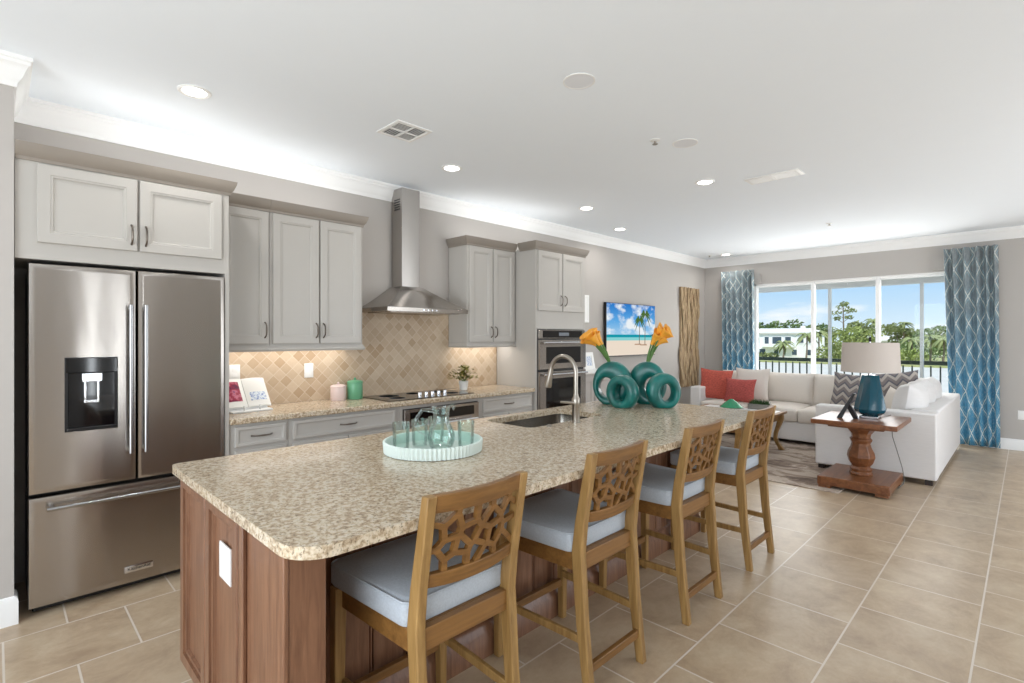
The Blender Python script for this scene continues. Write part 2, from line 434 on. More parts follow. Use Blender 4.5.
def slab_with_hole(outer, inner, z0, z1):
    bm = bmesh.new()
    def loop(pts, z):
        vs = [bm.verts.new((x, y, z)) for x, y in pts]
        return vs, [bm.edges.new((vs[i], vs[(i+1) % len(vs)])) for i in range(len(vs))]
    for z in (z0, z1):
        a, ea = loop(outer, z); b, eb = loop(inner, z)
        bmesh.ops.triangle_fill(bm, use_beauty=True, edges=ea+eb)
    bm.verts.ensure_lookup_table()
    no, ni = len(outer), len(inner); t = no+ni; V = bm.verts
    for i in range(no):
        j = (i+1) % no; bm.faces.new((V[i], V[j], V[t+j], V[t+i]))
    for i in range(ni):
        j = (i+1) % ni; bm.faces.new((V[no+i], V[t+no+i], V[t+no+j], V[no+j]))
    bmesh.ops.recalc_face_normals(bm, faces=bm.faces)
    mb = MB(); bm.verts.index_update()
    mb.add([tuple(v.co) for v in bm.verts], [tuple(v.index for v in f.verts) for f in bm.faces]); bm.free()
    return mb
def pillow_mb(wd, ht, th, n=14, pinch=.06, flat=.5):
    """upright pillow: width along x, height along z (centred), thickness along y"""
    mb = MB()
    for sgn in (1, -1):
        vs = []
        for i in range(n+1):
            for j in range(n+1):
                a, b = 2*i/n-1, 2*j/n-1
                k = max(0, (1-a*a)*(1-b*b))**flat
                px = a*wd/2*(1-pinch*(1-b*b)*abs(a)); pz = b*ht/2*(1-pinch*(1-a*a)*abs(b))
                vs.append((px, sgn*th/2*k, pz))
        fs = []
        for i in range(n):
            for j in range(n):
                q = (i*(n+1)+j, (i+1)*(n+1)+j, (i+1)*(n+1)+j+1, i*(n+1)+j+1)
                fs.append(q if sgn < 0 else q[::-1])
        mb.add(vs, fs)
    return mb
def softbox(x0, x1, y0, y1, z0, z1, crown=.02, n=8):
    """box cushion with a slightly domed top"""
    mb = MB(); vs = []; fs = []
    rings = []
    for k, (z, ins) in enumerate(((z0, .015), (z0+.02, 0), (z1-.03, 0), (z1-.01, .01), (z1, .035))):
        rings.append([(x, y, z) for x, y in rrect(x0+ins, x1-ins, y0+ins, y1-ins, .04, 4)])
    for f in (.5,):
        cx, cy = (x0+x1)/2, (y0+y1)/2
        rings.append([(cx+(x-cx)*f, cy+(y-cy)*f, z1+crown) for x, y, _ in rings[-1]])
    return mb.loops(rings)
def at(px, d):
    u = (px-512)/516.0
    return (S2*d*(u-1), S2*d*(u+1))
def zpx(py, d): return 1.44+(337-py)*d/516.0

# ------------------------------------------------------------------ room shell
XW, YF, ZC = -4.184, 9.18, 2.84
struct('floor', MB().box(-4.4, 3.0, -2.8, 9.3, -.12, 0), 'floor', smooth=0)
struct('ceiling', MB().box(-4.4, 3.0, -2.8, 9.3, ZC, ZC+.12), 'ceiling', smooth=0)
struct('wall_left', MB().box(XW-.15, XW, -2.8, 9.3, 0, ZC), 'wall', smooth=0)
OX0, OX1, OZ = -3.33, -.60, 2.34
m = MB(); m.box(XW, OX0, YF, YF+.15, 0, ZC); m.box(OX1, 2.8, YF, YF+.15, 0, ZC); m.box(OX0, OX1, YF, YF+.15, OZ, ZC)
struct('wall_far', m, 'wall', smooth=0)
struct('wall_near', MB().box(XW, -3.6, -2.6, .064, 0, ZC), 'wall', smooth=0)
m = MB(); m.box(2.8, 2.95, -2.8, .97, 0, ZC); m.box(2.8, 2.95, 1.07, 1.31, 0, ZC); m.box(2.8, 2.95, 1.41, 3.6, 0, ZC); m.box(2.8, 2.95, 7.4, 9.3, 0, ZC); m.box(2.8, 2.95, 3.6, 7.4, 0, .1); m.box(2.8, 2.95, 3.6, 7.4, 2.6, ZC)
for q in (.97, 1.31): m.box(2.8, 2.95, q, q+.1, 0, .15); m.box(2.8, 2.95, q, q+.1, 2.3, ZC)  # slots made up for the refrigerator streak lamps
struct('wall_right', m, 'wall', smooth=0)
m = MB(); m.box(-3.6, -2.7, -2.75, -2.6, 0, ZC); m.box(1.9, 2.8, -2.75, -2.6, 0, ZC); m.box(-2.7, 1.9, -2.75, -2.6, 2.6, ZC); m.box(-2.7, 1.9, -2.75, -2.6, 0, .1)
struct('wall_back', m, 'wall', smooth=0)
struct('wall_backsplash', MB().box(XW, XW+.008, 1.06, 3.935, .914, 1.34).box(XW, XW+.008, 2.142, 3.262, 1.34, 1.70), 'splash', smooth=0)
crown = [(0, 2.695), (.010, 2.695), (.013, 2.715), (.020, 2.725), (.030, 2.742), (.042, 2.775), (.052, 2.796), (.058, 2.80), (.061, 2.815), (.068, 2.82), (.068, ZC), (0, ZC)]
struct('trim_1', MB().mould([(-3.6, -2.6), (-3.6, .064), (XW, .064), (XW, YF), (2.8, YF)], crown), 'trim')
bp = [(0, 0), (.016, 0), (.016, .115), (.010, .135), (0, .14)]
struct('baseboard_left', MB().mould([(-3.6, -2.6), (-3.6, .064), (-3.70, .064)], bp), 'trim')
struct('baseboard_far', MB().mould([(XW, 5.8), (XW, YF), (OX0, YF)], bp), 'trim')
struct('baseboard_right', MB().mould([(OX1, YF), (2.8, YF)], bp), 'trim')

# sliding glass doors
win = bpy.data.objects.new('window_1', None); col.objects.link(win); win['kind'] = 'structure'; win.location = (-2, YF, 0)
m = MB(); y0, y1 = YF+.02, YF+.10
m.box(OX0, OX0+.05, y0, y1, 0, OZ); m.box(OX1-.06, OX1, y0, y1, 0, OZ); m.box(OX0, OX1, y0, y1, OZ-.03, OZ); m.box(OX0, OX1, y0, y1, 0, .05)
for xx in (-2.43, -1.573): m.box(xx-.024, xx+.024, y0+.005, y1-.01, .05, OZ-.03)
for xx in (OX0+.05, -2.406, -1.549):
    wd = .84
    m.box(xx, xx+.014, y0+.02, y1-.02, .05, OZ-.03); m.box(xx, min(xx+wd, OX1-.06), y0+.02, y1-.02, .05, .13); m.box(xx, min(xx+wd, OX1-.06), y0+.02, y1-.02, OZ-.055, OZ-.03)
obj('window_frame', m, 'trim', win, bevel=.004)
for a, b in ((OX0+.05, -2.454), (-2.406, -1.597), (-1.549, OX1-.06)):
    obj('window_pane', MB().box(a, b, YF+.058, YF+.064, .1, OZ-.04), 'window', win, smooth=0)
for nm, (x0, x1, ya, yb, ax) in {'unseen_window_back': (-2.7, 1.9, -2.72, -2.66, 'x'), 'unseen_window_right': (2.84, 2.90, 3.6, 7.4, 'y')}.items():  # unseen windows, made up to bring light into the room
    m = MB(); m.box(x0, x1, ya, yb, .1, .16); m.box(x0, x1, ya, yb, 2.54, 2.6)
    for k in range(5):
        if ax == 'x':
            q = x0+(x1-x0-.06)*k/4; m.box(q, q+.06, ya, yb, .16, 2.54)
        else:
            q = ya+(yb-ya-.06)*k/4; m.box(x0, x1, q, q+.06, .16, 2.54)
    struct(nm, m, 'trim')

# ------------------------------------------------------------------ cabinets
def PX(x): return lambda a, b, h: (x+h, a, b)          # panels facing +x, a=y, b=z
def PY(y): return lambda a, b, h: (a, y-h, b)          # panels facing -y, a=x, b=z
DOOR = [(0, 0), (0, .017), (.003, .020), (.050, .020), (.053, .017), (.060, .017), (.066, .010), (.074, .008), (.080, .008)]
DRAWER = [(0, 0), (0, .016), (.003, .019), (.020, .019), (.026, .012), (.032, .010)]
def pull(parent, x, y, z, vertical=True, ln=.11, m='pull'):
    q = []
    for i in range(9):
        t = i/8*2-1; h = .034*(1-t**4*.9) if abs(t) < .99 else .0
        q.append((x+max(h, 0), y, z+t*ln/2) if vertical else (x+max(h, 0), y+t*ln/2, z))
    mb = MB().tube(q, [.006, .005, .0055, .006, .0065, .006, .0055, .005, .006], 8)
    return obj('handle', mb, m, parent)
def cab_door(root, x, y0, y1, z0, z1, hy=None, hz=None, name='door', steps=DOOR, m='cab', vertical=True, ln=.11):
    d = obj(name, MB().rings_rect(y0, y1, z0, z1, steps, PX(x)), m, root)
    if hy is not None: pull(d, x+.018, hy, hz, vertical, ln)
    return d
CROWN = [(0, 2.345), (.008, 2.345), (.010, 2.362), (.022, 2.375), (.030, 2.395), (.036, 2.41), (.040, 2.43), (0, 2.43)]

# over-fridge cabinet with its side panel
cab = thing('fridge_cabinet', 'grey two-door cabinet mounted directly above the stainless refrigerator', 'cabinet', (-3.9, .55, 1.835))
m = MB().box(XW+.012, -3.62, .066, 1.055, 1.842, 2.36); obj('carcass', m, 'cab', cab, bevel=.002)
m = MB().box(XW+.012, -3.615, 1.03, 1.055, 0, 1.842); obj('side_panel', m, 'cab', cab, bevel=.002)
obj('crown_moulding', MB().mould([(-3.62, .067), (-3.62, 1.055), (-3.815, 1.055)], CROWN), 'cabglaze', cab)
cab_door(cab, -3.62, .150, .572, 1.93, 2.335, .545, 2.02)
cab_door(cab, -3.62, .584, 1.010, 1.93, 2.335, .612, 2.02)

def upper(label, y0, y1, doors, left_return, right_return, xf=-3.89):
    c = thing('upper_cabinet', label, 'cabinet', (-4.0, (y0+y1)/2, 1.335), group='grey wall cabinets over the back counter')
    obj('carcass', MB().box(XW+.009, xf, y0, y1, 1.375, 2.36), 'cab', c, bevel=.002)
    path = [(xf, y0), (xf, y1)]
    if left_return: path = [(XW+.01, y0)] + path
    if right_return: path = path + [(XW+.01, y1)]
    obj('crown_moulding', MB().mould(path, CROWN), 'cabglaze', c)
    lr = [(0, 1.335), (.012, 1.335), (.018, 1.35), (.008, 1.365), (.004, 1.378), (0, 1.378), (-.018, 1.378), (-.018, 1.335)]
    lp = [(xf, y0), (xf, y1)]
    if left_return: lp = [(XW+.02, y0+.001)] + lp
    if right_return: lp = lp + [(XW+.02, y1-.001)]
    obj('light_rail', MB().mould(lp, lr), 'cab', c)
    for a, b, hy in doors: cab_door(c, xf, a, b, 1.39, 2.34, hy, 1.49)
    st = MB().box(-4.08, -4.04, y0+.04, y1-.04, 1.362, 1.3745)
    obj('light_strip', st, 'strip', c)
    return c
upper('narrow single-door grey wall cabinet beside the refrigerator cabinet', 1.056, 1.402, [(1.075, 1.390, 1.365)], False, False)
upper('two-door grey wall cabinet to the left of the range hood', 1.403, 2.140, [(1.422, 1.765, 1.742), (1.777, 2.118, 1.80)], False, True)
upper('two-door grey wall cabinet between the range hood and oven tower', 3.264, 3.934, [(3.284, 3.594, 3.570), (3.606, 3.916, 3.63)], True, False)

# oven tower
tower = thing('oven_cabinet', 'tall grey cabinet tower that houses the double wall oven', 'cabinet', (-3.9, 4.36, 0))
m = MB(); xf = -3.59
m.box(XW+.012, xf, 3.935, 3.957, 0, 2.36); m.box(XW+.012, xf, 4.748, 4.770, 0, 2.36); m.box(XW+.012, xf, 3.957, 4.748, 1.525, 2.36)
m.box(XW+.012, xf, 3.957, 4.748, .10, .42); m.box(XW+.012, -3.66, 3.957, 4.748, 0, .1); m.box(XW+.012, XW+.02, 3.957, 4.748, .42, 1.525)
obj('carcass', m, 'cab', tower, bevel=.002)
obj('crown_moulding', MB().mould([(-3.815, 3.935), (xf, 3.935), (xf, 4.77), (XW+.014, 4.77)], CROWN), 'cabglaze', tower)
cab_door(tower, xf, 3.960, 4.345, 1.715, 2.34, 4.315, 1.83)
cab_door(tower, xf, 4.357, 4.742, 1.715, 2.34, 4.387, 1.83)
cab_door(tower, xf, 3.960, 4.742, .13, .40, 4.35, .27, 'drawer', DRAWER, vertical=False)

oven = thing('double_oven', 'stainless double wall oven with black glass windows built into tall tower', 'oven', (-3.85, 4.35, .424))
ya, yb = 3.962, 4.744
obj('oven_body', MB().box(XW+.03, xf-.002, 3.959, 4.746, .424, 1.52), 'black', oven)
p = obj('control_panel', MB().box(xf, xf+.022, ya, yb, 1.425, 1.515), 'steel', oven, bevel=.003)
obj('display', MB().box(xf+.0215, xf+.0245, ya+.06, yb-.06, 1.433, 1.507), 'blackgloss', p)
obj('clock_display', MB().box(xf+.024, xf+.0255, 4.28, 4.45, 1.452, 1.488), 'display', p)
for z0, z1 in ((1.10, 1.410), (.44, 1.075)):
    d = obj('oven_door', MB().rings_rect(ya, yb, z0, z1, [(0, 0), (0, .028), (.004, .032), (.05, .032)], PX(xf+.003)), 'steel', oven)
    obj('oven_window', MB().box(xf+.034, xf+.037, ya+.10, yb-.10, z0+.06, z1-.075), 'blackgloss', d)
    zz = z1-.03
    hb = MB().tube([(xf+.075, ya+.03, zz), (xf+.075, yb-.03, zz)], .012, 12)
    for q in (ya+.07, yb-.07): hb.tube([(xf+.032, q, zz), (xf+.075, q, zz)], .009, 8)
    obj('handle', hb, 'chrome', d)

# range hood
hood = thing('range_hood', 'stainless chimney range hood over the black cooktop', 'range hood', (-3.95, 2.69, 1.655))
x0, x1, y0, y1 = XW+.009, -3.70, 2.262, 3.118
cy0, cy1, cx1 = 2.594, 2.786, -4.0
m = MB().box(x0, x1, y0, y1, 1.655, 1.692)
obj('hood_rim', m, 'steel', hood, bevel=.002)
rings = []
for t in (0, .25, .5, .75, 1):
    k = t**.88; zz = 1.692+t*.205
    rings.append([(x0, y0+(cy0-.02-y0)*k, zz), (x1+(cx1+.02-x1)*k, y0+(cy0-.02-y0)*k, zz), (x1+(cx1+.02-x1)*k, y1+(cy1+.02-y1)*k, zz), (x0, y1+(cy1+.02-y1)*k, zz)])
obj('hood_canopy', MB().loops(rings), 'steel', hood, smooth=25)
ch = obj('chimney', MB().box(x0, cx1, cy0, cy1, 1.895, 2.795), 'steelv', hood, bevel=.002)
m = MB()
for k in range(5): m.box(x0+.05, x0+.14, cy0-.002, cy0+.001, 2.60+k*.022, 2.61+k*.022)
obj('vent_slot', m, 'black', ch)
for k in range(4): obj('control_button', MB().tube([(x1-.001, 2.62+k*.045, 1.673), (x1+.004, 2.62+k*.045, 1.673)], .008, 10), 'chrome', hood)
obj('filter', MB().box(x0+.05, x1-.05, y0+.06, y1-.06, 1.650, 1.6555), 'sinksteel', hood)

# base cabinets, counter, cooktop
def base(label, y0, y1, drawers, doors, appliance=False):
    c = thing('base_cabinet', label, 'cabinet', (-3.9, (y0+y1)/2, 0), group='grey base cabinets along the left wall')
    m = MB(); xb = -3.63
    if appliance:
        m.box(XW+.012, xb, y0, y0+.03, .1, .873); m.box(XW+.012, xb, y1-.03, y1, .1, .873); m.box(XW+.012, xb, y0+.03, y1-.03, .1, .38); m.box(-3.75, xb, y0+.03, y1-.03, .845, .873)
    else: m.box(XW+.012, xb, y0, y1, .1, .873)
    m.box(XW+.012, -3.70, y0, y1, 0, .1)
    obj('carcass', m, 'cab', c, bevel=.002)
    for a, b, z0, z1 in drawers: cab_door(c, xb, a, b, z0, z1, (a+b)/2, (z0+z1)/2, 'drawer', DRAWER, vertical=False, ln=.13)
    for a, b, hy in doors: cab_door(c, xb, a, b, .13, .70, hy, .60)
base('narrow grey base cabinet with one drawer next to refrigerator panel', 1.056, 1.438, [(1.09, 1.415, .725, .855)], [(1.09, 1.415, 1.385)])
base('wide grey base cabinet with long drawer under canisters', 1.439, 2.330, [(1.463, 2.285, .725, .855)], [(1.463, 1.868, 1.84), (1.88, 2.285, 1.91)])
base('grey base cabinet under the cooktop surrounding the built-in oven', 2.331, 3.205, [(2.40, 3.14, .13, .36)], [], True)
base('grey base cabinet with one drawer beside the oven tower', 3.206, 3.934, [(3.235, 3.905, .725, .855)], [(3.235, 3.564, 3.535), (3.576, 3.905, 3.606)])
uo = thing('under_counter_oven', 'black-windowed stainless oven built under the cooktop counter', 'oven', (-3.85, 2.77, .384))
obj('oven_body', MB().box(XW+.05, -3.632, 2.366, 3.17, .384, .842), 'black', uo)
d = obj('oven_door', MB().rings_rect(2.366, 3.17, .39, .838, [(0, 0), (0, .022), (.003, .025), (.04, .025)], PX(-3.63)), 'steel', uo)
obj('oven_window', MB().box(-3.606, -3.602, 2.42, 3.11, .735, .815), 'blackgloss', d)
obj('lower_window', MB().box(-3.606, -3.602, 2.46, 3.07, .44, .66), 'blackgloss', d)
hb = MB().tube([(-3.565, 2.42, .70), (-3.565, 3.12, .70)], .011, 10)
for q in (2.46, 3.08): hb.tube([(-3.607, q, .70), (-3.565, q, .70)], .008, 8)
obj('handle', hb, 'chrome', d)
ct = obj('back_countertop', MB().box(XW+.009, -3.592, 1.057, 3.9335, .875, .914), 'granite', bevel=.007, seg=3)
tag(ct, 'speckled granite counter along the left wall under the wall cabinets', 'countertop'); recenter(ct, (-3.88, 2.5, .875))
ck = thing('cooktop', 'black glass cooktop with five knobs set in the back counter', 'cooktop', (-3.88, 2.70, .9145))
obj('glass_top', MB().box(-4.12, -3.66, 2.25, 3.16, .9145, .920), 'blackgloss', ck, bevel=.002)
for (a, b, r) in ((-3.98, 2.45, .09), (-4.0, 2.72, .075), (-3.98, 2.98, .09), (-3.80, 2.42, .07), (-3.80, 3.0, .07)):
    obj('burner_ring', MB().lathe([(r, .920), (r, .9204), (r-.004, .9206), (r-.004, .920)], (a, b, 0), 24), 'display', ck)
for k in range(5):
    obj('knob', MB().lathe([(.019, .920), (.019, .925), (.016, .928), (.016, .958), (.014, .962)], (-3.735, 2.60+k*.068, 0), 14), 'chrome', ck)

# ------------------------------------------------------------------ refrigerator
fr = thing('refrigerator', 'stainless french-door refrigerator with ice dispenser and bottom freezer drawer', 'refrigerator', (-3.9, .57, 0))
obj('fridge_body', MB().box(-4.15, -3.665, .12, 1.02, .03, 1.80), 'black', fr)
fx = -3.60
def slabdoor(a, b, z0, z1): return MB().rings_rect(a, b, z0, z1, [(0, 0), (0, .050), (.004, .057), (.012, .060), (.03, .060)], PX(fx-.06))
dl = obj('door', slabdoor(.115, .567, .628, 1.82), 'steel', fr)
dr = obj('door', slabdoor(.573, 1.025, .628, 1.82), 'steel', fr)
fz = obj('freezer_drawer', slabdoor(.115, 1.025, .045, .612), 'steel', fr)
def bar(parent, p0, p1, off, r=.0105, m='bar'):
    p0, p1 = Vector(p0), Vector(p1); t = (p1-p0).normalized(); o = Vector((off, 0, 0))
    mb = MB().tube([p0+o, p1+o], r, 12)
    for q in (p0+t*.02, p1-t*.02): mb.tube([q, q+o*1.02], r*1.15, 10)
    return obj('handle', mb, m, parent)
bar(dl, (fx, .535, .79), (fx, .535, 1.62), .055)
bar(dr, (fx, .605, .79), (fx, .605, 1.62), .055)
bar(fz, (fx, .185, .555), (fx, .955, .555), .055)
# dispenser
m = MB(); m.rings_rect(.256, .482, .935, 1.33, [(0, .0), (0, .004), (.014, .004), (.016, -.03)], PX(fx)); obj('dispenser_frame', m, 'black', dl)
m = MB().box(fx+.0045, fx+.007, .262, .476, 1.25, 1.325); obj('dispenser_display', m, 'blackgloss', dl)
m = MB().box(fx+.0045, fx+.0055, .272, .466, .955, 1.245); obj('dispenser_recess', m, 'blackgloss', dl)
m = MB().box(fx+.005, fx+.03, .325, .410, 1.20, 1.245).box(fx+.005, fx+.012, .335, .345, 1.09, 1.2).box(fx+.005, fx+.012, .39, .40, 1.09, 1.2).box(fx+.005, fx+.014, .335, .40, 1.085, 1.10)
obj('dispenser_lever', m, 'chrome', dl, bevel=.002)
m = MB().box(fx+.0045, fx+.03, .265, .473, .938, .955); obj('drip_tray', m, 'black', dl, bevel=.003)
bd = MB().rings_rect(.512, .646, .106, .143, [(0, 0), (0, .002), (.002, .003)], PX(fx)); bdo = obj('badge', bd, 'chrome', fz)
def text_mesh(name, body, size, mtx, m, parent=None, ext=.0006):
    cu = bpy.data.curves.new(name, 'FONT'); cu.body = body; cu.size = size; cu.extrude = ext; cu.align_x = 'CENTER'; cu.align_y = 'CENTER'
    o = bpy.data.objects.new(name, cu); col.objects.link(o); dg = bpy.context.evaluated_depsgraph_get()
    me = bpy.data.meshes.new_from_object(o.evaluated_get(dg)); bpy.data.objects.remove(o); bpy.data.curves.remove(cu)
    me.transform(mtx); me.materials.clear(); me.materials.append(MT[m]); o = bpy.data.objects.new(name, me); col.objects.link(o)
    if parent is not None:
        l = wloc(parent); me.transform(Matrix.Translation(-l)); o.parent = parent
    return o
MX = Matrix(((0, 0, 1, 0), (1, 0, 0, 0), (0, 1, 0, 0), (0, 0, 0, 1)))     # text in the yz plane facing +x
text_mesh('badge_lettering', 'KitchenAid', .024, Matrix.Translation((fx+.0036, .579, .1245)) @ MX, 'black', fz)
for q in (.15, .99): obj('foot', MB().lathe([(.018, 0), (.018, .012), (.012, .014), (.012, .031)], (-3.70, q, 0), 12), 'black', fr)
obj('toe_grille', MB().box(-3.68, -3.655, .14, 1.0, .012, .043), 'black', fr)

# ------------------------------------------------------------------ island
IX0, IX1, IY0, IY1 = -2.507, -1.252, .511, 3.83
outer = rrect(IX0, IX1, IY0, IY1, (.03, .11, .11, .03), 8)
inner = rrect(-2.43, -2.03, 2.18, 2.92, .05, 5)[::-1]
it = obj('island_countertop', slab_with_hole(outer, inner, .880, .914), 'granite', bevel=.008, seg=3)
tag(it, 'long speckled granite slab on the dark wood kitchen island', 'countertop'); recenter(it, (-1.9, 2.2, .88))
isl = thing('kitchen_island', 'dark walnut kitchen island base with panelled end and beadboard sides', 'island', (-2.1, 2.2, 0))
bx0, bx1, by0, by1 = -2.47, -1.76, .56, 3.70
m = MB()
m.box(bx0, bx1, by0, by0+.02, .1, .879); m.box(bx0, bx1, by1-.02, by1, .1, .879); m.box(bx0, bx0+.02, by0+.02, by1-.02, .1, .879); m.box(bx0+.02, bx1-.02, by0+.02, by1-.02, .1, .12)
m.box(bx1-.02, bx1-.008, by0+.02, by1-.02, .1, .879)
obj('carcass', m, 'island', isl, bevel=.002)
obj('toe_kick', MB().box(bx0+.07, bx1-.05, by0+.03, by1-.03, 0, .1), 'dark', isl)
EP = [(0, 0), (0, .018), (.004, .022), (.046, .022), (.048, .011), (.053, .015), (.062, .013), (.066, .002), (.072, .002)]
obj('end_panel', MB().rings_rect(-2.478, -2.130, .105, .872, EP, PY(.56)), 'island', isl)
ep2 = obj('end_panel', MB().rings_rect(-2.120, -1.772, .105, .872, EP, PY(.56)), 'island', isl)
pl = MB().rings_rect(-1.980, -1.866, .612, .735, [(0, 0), (0, .004), (.006, .007), (.02, .007)], PY(.552)); plo = obj('outlet_plate', pl, 'white', isl)
# corner wing carrying the overhang at the near end
m = MB().box(-1.755, -1.405, .555, .662, 0, .879); wing = obj('support_wing', m, 'island', isl, bevel=.004)
m = MB().box(-1.765, -1.725, .540, .556, 0, .879).box(-1.440, -1.400, .540, .556, 0, .879); m.box(-1.765, -1.398, .538, .556, 0, .11)
obj('wing_trim', m, 'island', isl, bevel=.005, seg=3)
# beadboard on the seating side
m = MB(); yy = .71; k = 0
prof = []
while yy < 3.69:
    b = min(yy+.148, 3.695)
    m.prism([(bx1-.008, yy), (bx1+.006, yy+.002), (bx1+.010, yy+.008), (bx1+.010, b-.018), (bx1+.004, b-.014), (bx1+.010, b-.010), (bx1+.008, b-.004), (bx1-.008, b)], 'z', .14, .875)
    yy += .15
obj('beadboard', m, 'island', isl)
obj('base_moulding', MB().mould([(bx1, by1), (bx1, .71)][::-1], [(0, 0), (.040, 0), (.040, .10), (.030, .115), (.026, .135), (.012, .150), (0, .155)]), 'island', isl)
# cabinet doors on the working side of the island
yy = .60
while yy < 3.5:
    d = obj('door', MB().rings_rect(yy, yy+.50, .13, .86, [(a, -b) for a, b in DOOR], PX(bx0)), 'island', isl)
    yy += .515

# undermount sink and tap
sk = thing('sink', 'stainless undermount sink set in the island countertop', 'sink', (-2.23, 2.55, .70))
rings = []
for ins, z in ((-.02, .8795), (.002, .8795), (.002, .87), (.012, .76), (.03, .715), (.07, .705)): rings.append([(x, y, z) for x, y in rrect(-2.43+ins, -2.03-ins, 2.18+ins, 2.92-ins, .06, 5)])
obj('basin', MB().loops(rings, False, True), 'sinksteel', sk)
obj('drain', MB().lathe([(.045, .7055), (.045, .709), (.02, .707)], (-2.23, 2.6, 0), 20), 'chrome', sk)
fc = thing('kitchen_faucet', 'brushed nickel gooseneck pull-down faucet beside the island sink', 'faucet', (-1.965, 2.52, .914))
fxx, fyy = -1.965, 2.52
obj('faucet_body', MB().lathe([(.028, .9145), (.028, .922), (.024, .926), (.024, 1.02), (.026, 1.025), (.026, 1.06), (.017, 1.075), (.015, 1.09)], (fxx, fyy, 0), 20), 'nickel', fc)
pth = [(fxx, fyy, 1.07), (fxx, fyy, 1.15), (fxx, fyy, 1.22)]
for k in range(0, 15):
    a = PI*k/14*.94; pth.append((fxx-.10+.10*math.cos(a), fyy, 1.22+.10*math.sin(a)))
obj('gooseneck', MB().tube(pth, .0135, 12), 'nickel', fc)
e = Vector(pth[-1]); dv = (Vector(pth[-1])-Vector(pth[-2])).normalized()
dv = Vector((-.25, 0, -1)).normalized()
obj('spray_head', MB().tube([e, e+dv*.02, e+dv*.05, e+dv*.11, e+dv*.125], [.0145, .016, .018, .024, .022], 14), 'nickel', fc)
obj('lever', MB().tube([(fxx, fyy-.02, 1.035), (fxx-.01, fyy-.05, 1.04), (fxx-.03, fyy-.11, 1.048)], [.012, .009, .006], 10), 'nickel', fc)
sd = obj('soap_button', MB().lathe([(.016, .9145), (.016, .921), (.010, .925)], (-1.99, 2.30, 0), 14), 'nickel'); tag(sd, 'small dark air-switch button on granite near the sink', 'button'); recenter(sd, (-1.99, 2.30, .9145))

# ------------------------------------------------------------------ bar stools (front towards -x)
def voronoi_bars(w, h, nx, ny, seed):
    rr = random.Random(seed); P = []
    for i in range(nx):
        for j in range(ny):
            P.append((((i+.5+rr.uniform(-.36, .36)+(.25 if j % 2 else -.25))/nx-.5)*w, (j+.5+rr.uniform(-.30, .30))/ny*h))
    segs = []
    for i in range(len(P)):
        for j in range(i+1, len(P)):
            (ax, ay), (bx, by) = P[i], P[j]; mx_, my_ = (ax+bx)/2, (ay+by)/2; dx, dy = -(by-ay), bx-ax
            t0, t1 = -9., 9.
            def clip(nx_, ny_, c):            # keep nx*x+ny*y<=c
                nonlocal t0, t1
                den = nx_*dx+ny_*dy; num = c-(nx_*mx_+ny_*my_)
                if abs(den) < 1e-9:
                    if num < 0: t0, t1 = 1, 0
                elif den > 0: t1 = min(t1, num/den)
                else: t0 = max(t0, num/den)
            for k in range(len(P)):
                if k in (i, j): continue
                cx, cy = P[k]; clip(2*(cx-ax), 2*(cy-ay), cx*cx+cy*cy-ax*ax-ay*ay)
            clip(1, 0, w/2); clip(-1, 0, w/2); clip(0, 1, h); clip(0, -1, 0)
            if t1-t0 > 1e-4: segs.append(((mx_+dx*t0, my_+dy*t0), (mx_+dx*t1, my_+dy*t1)))
    return segs
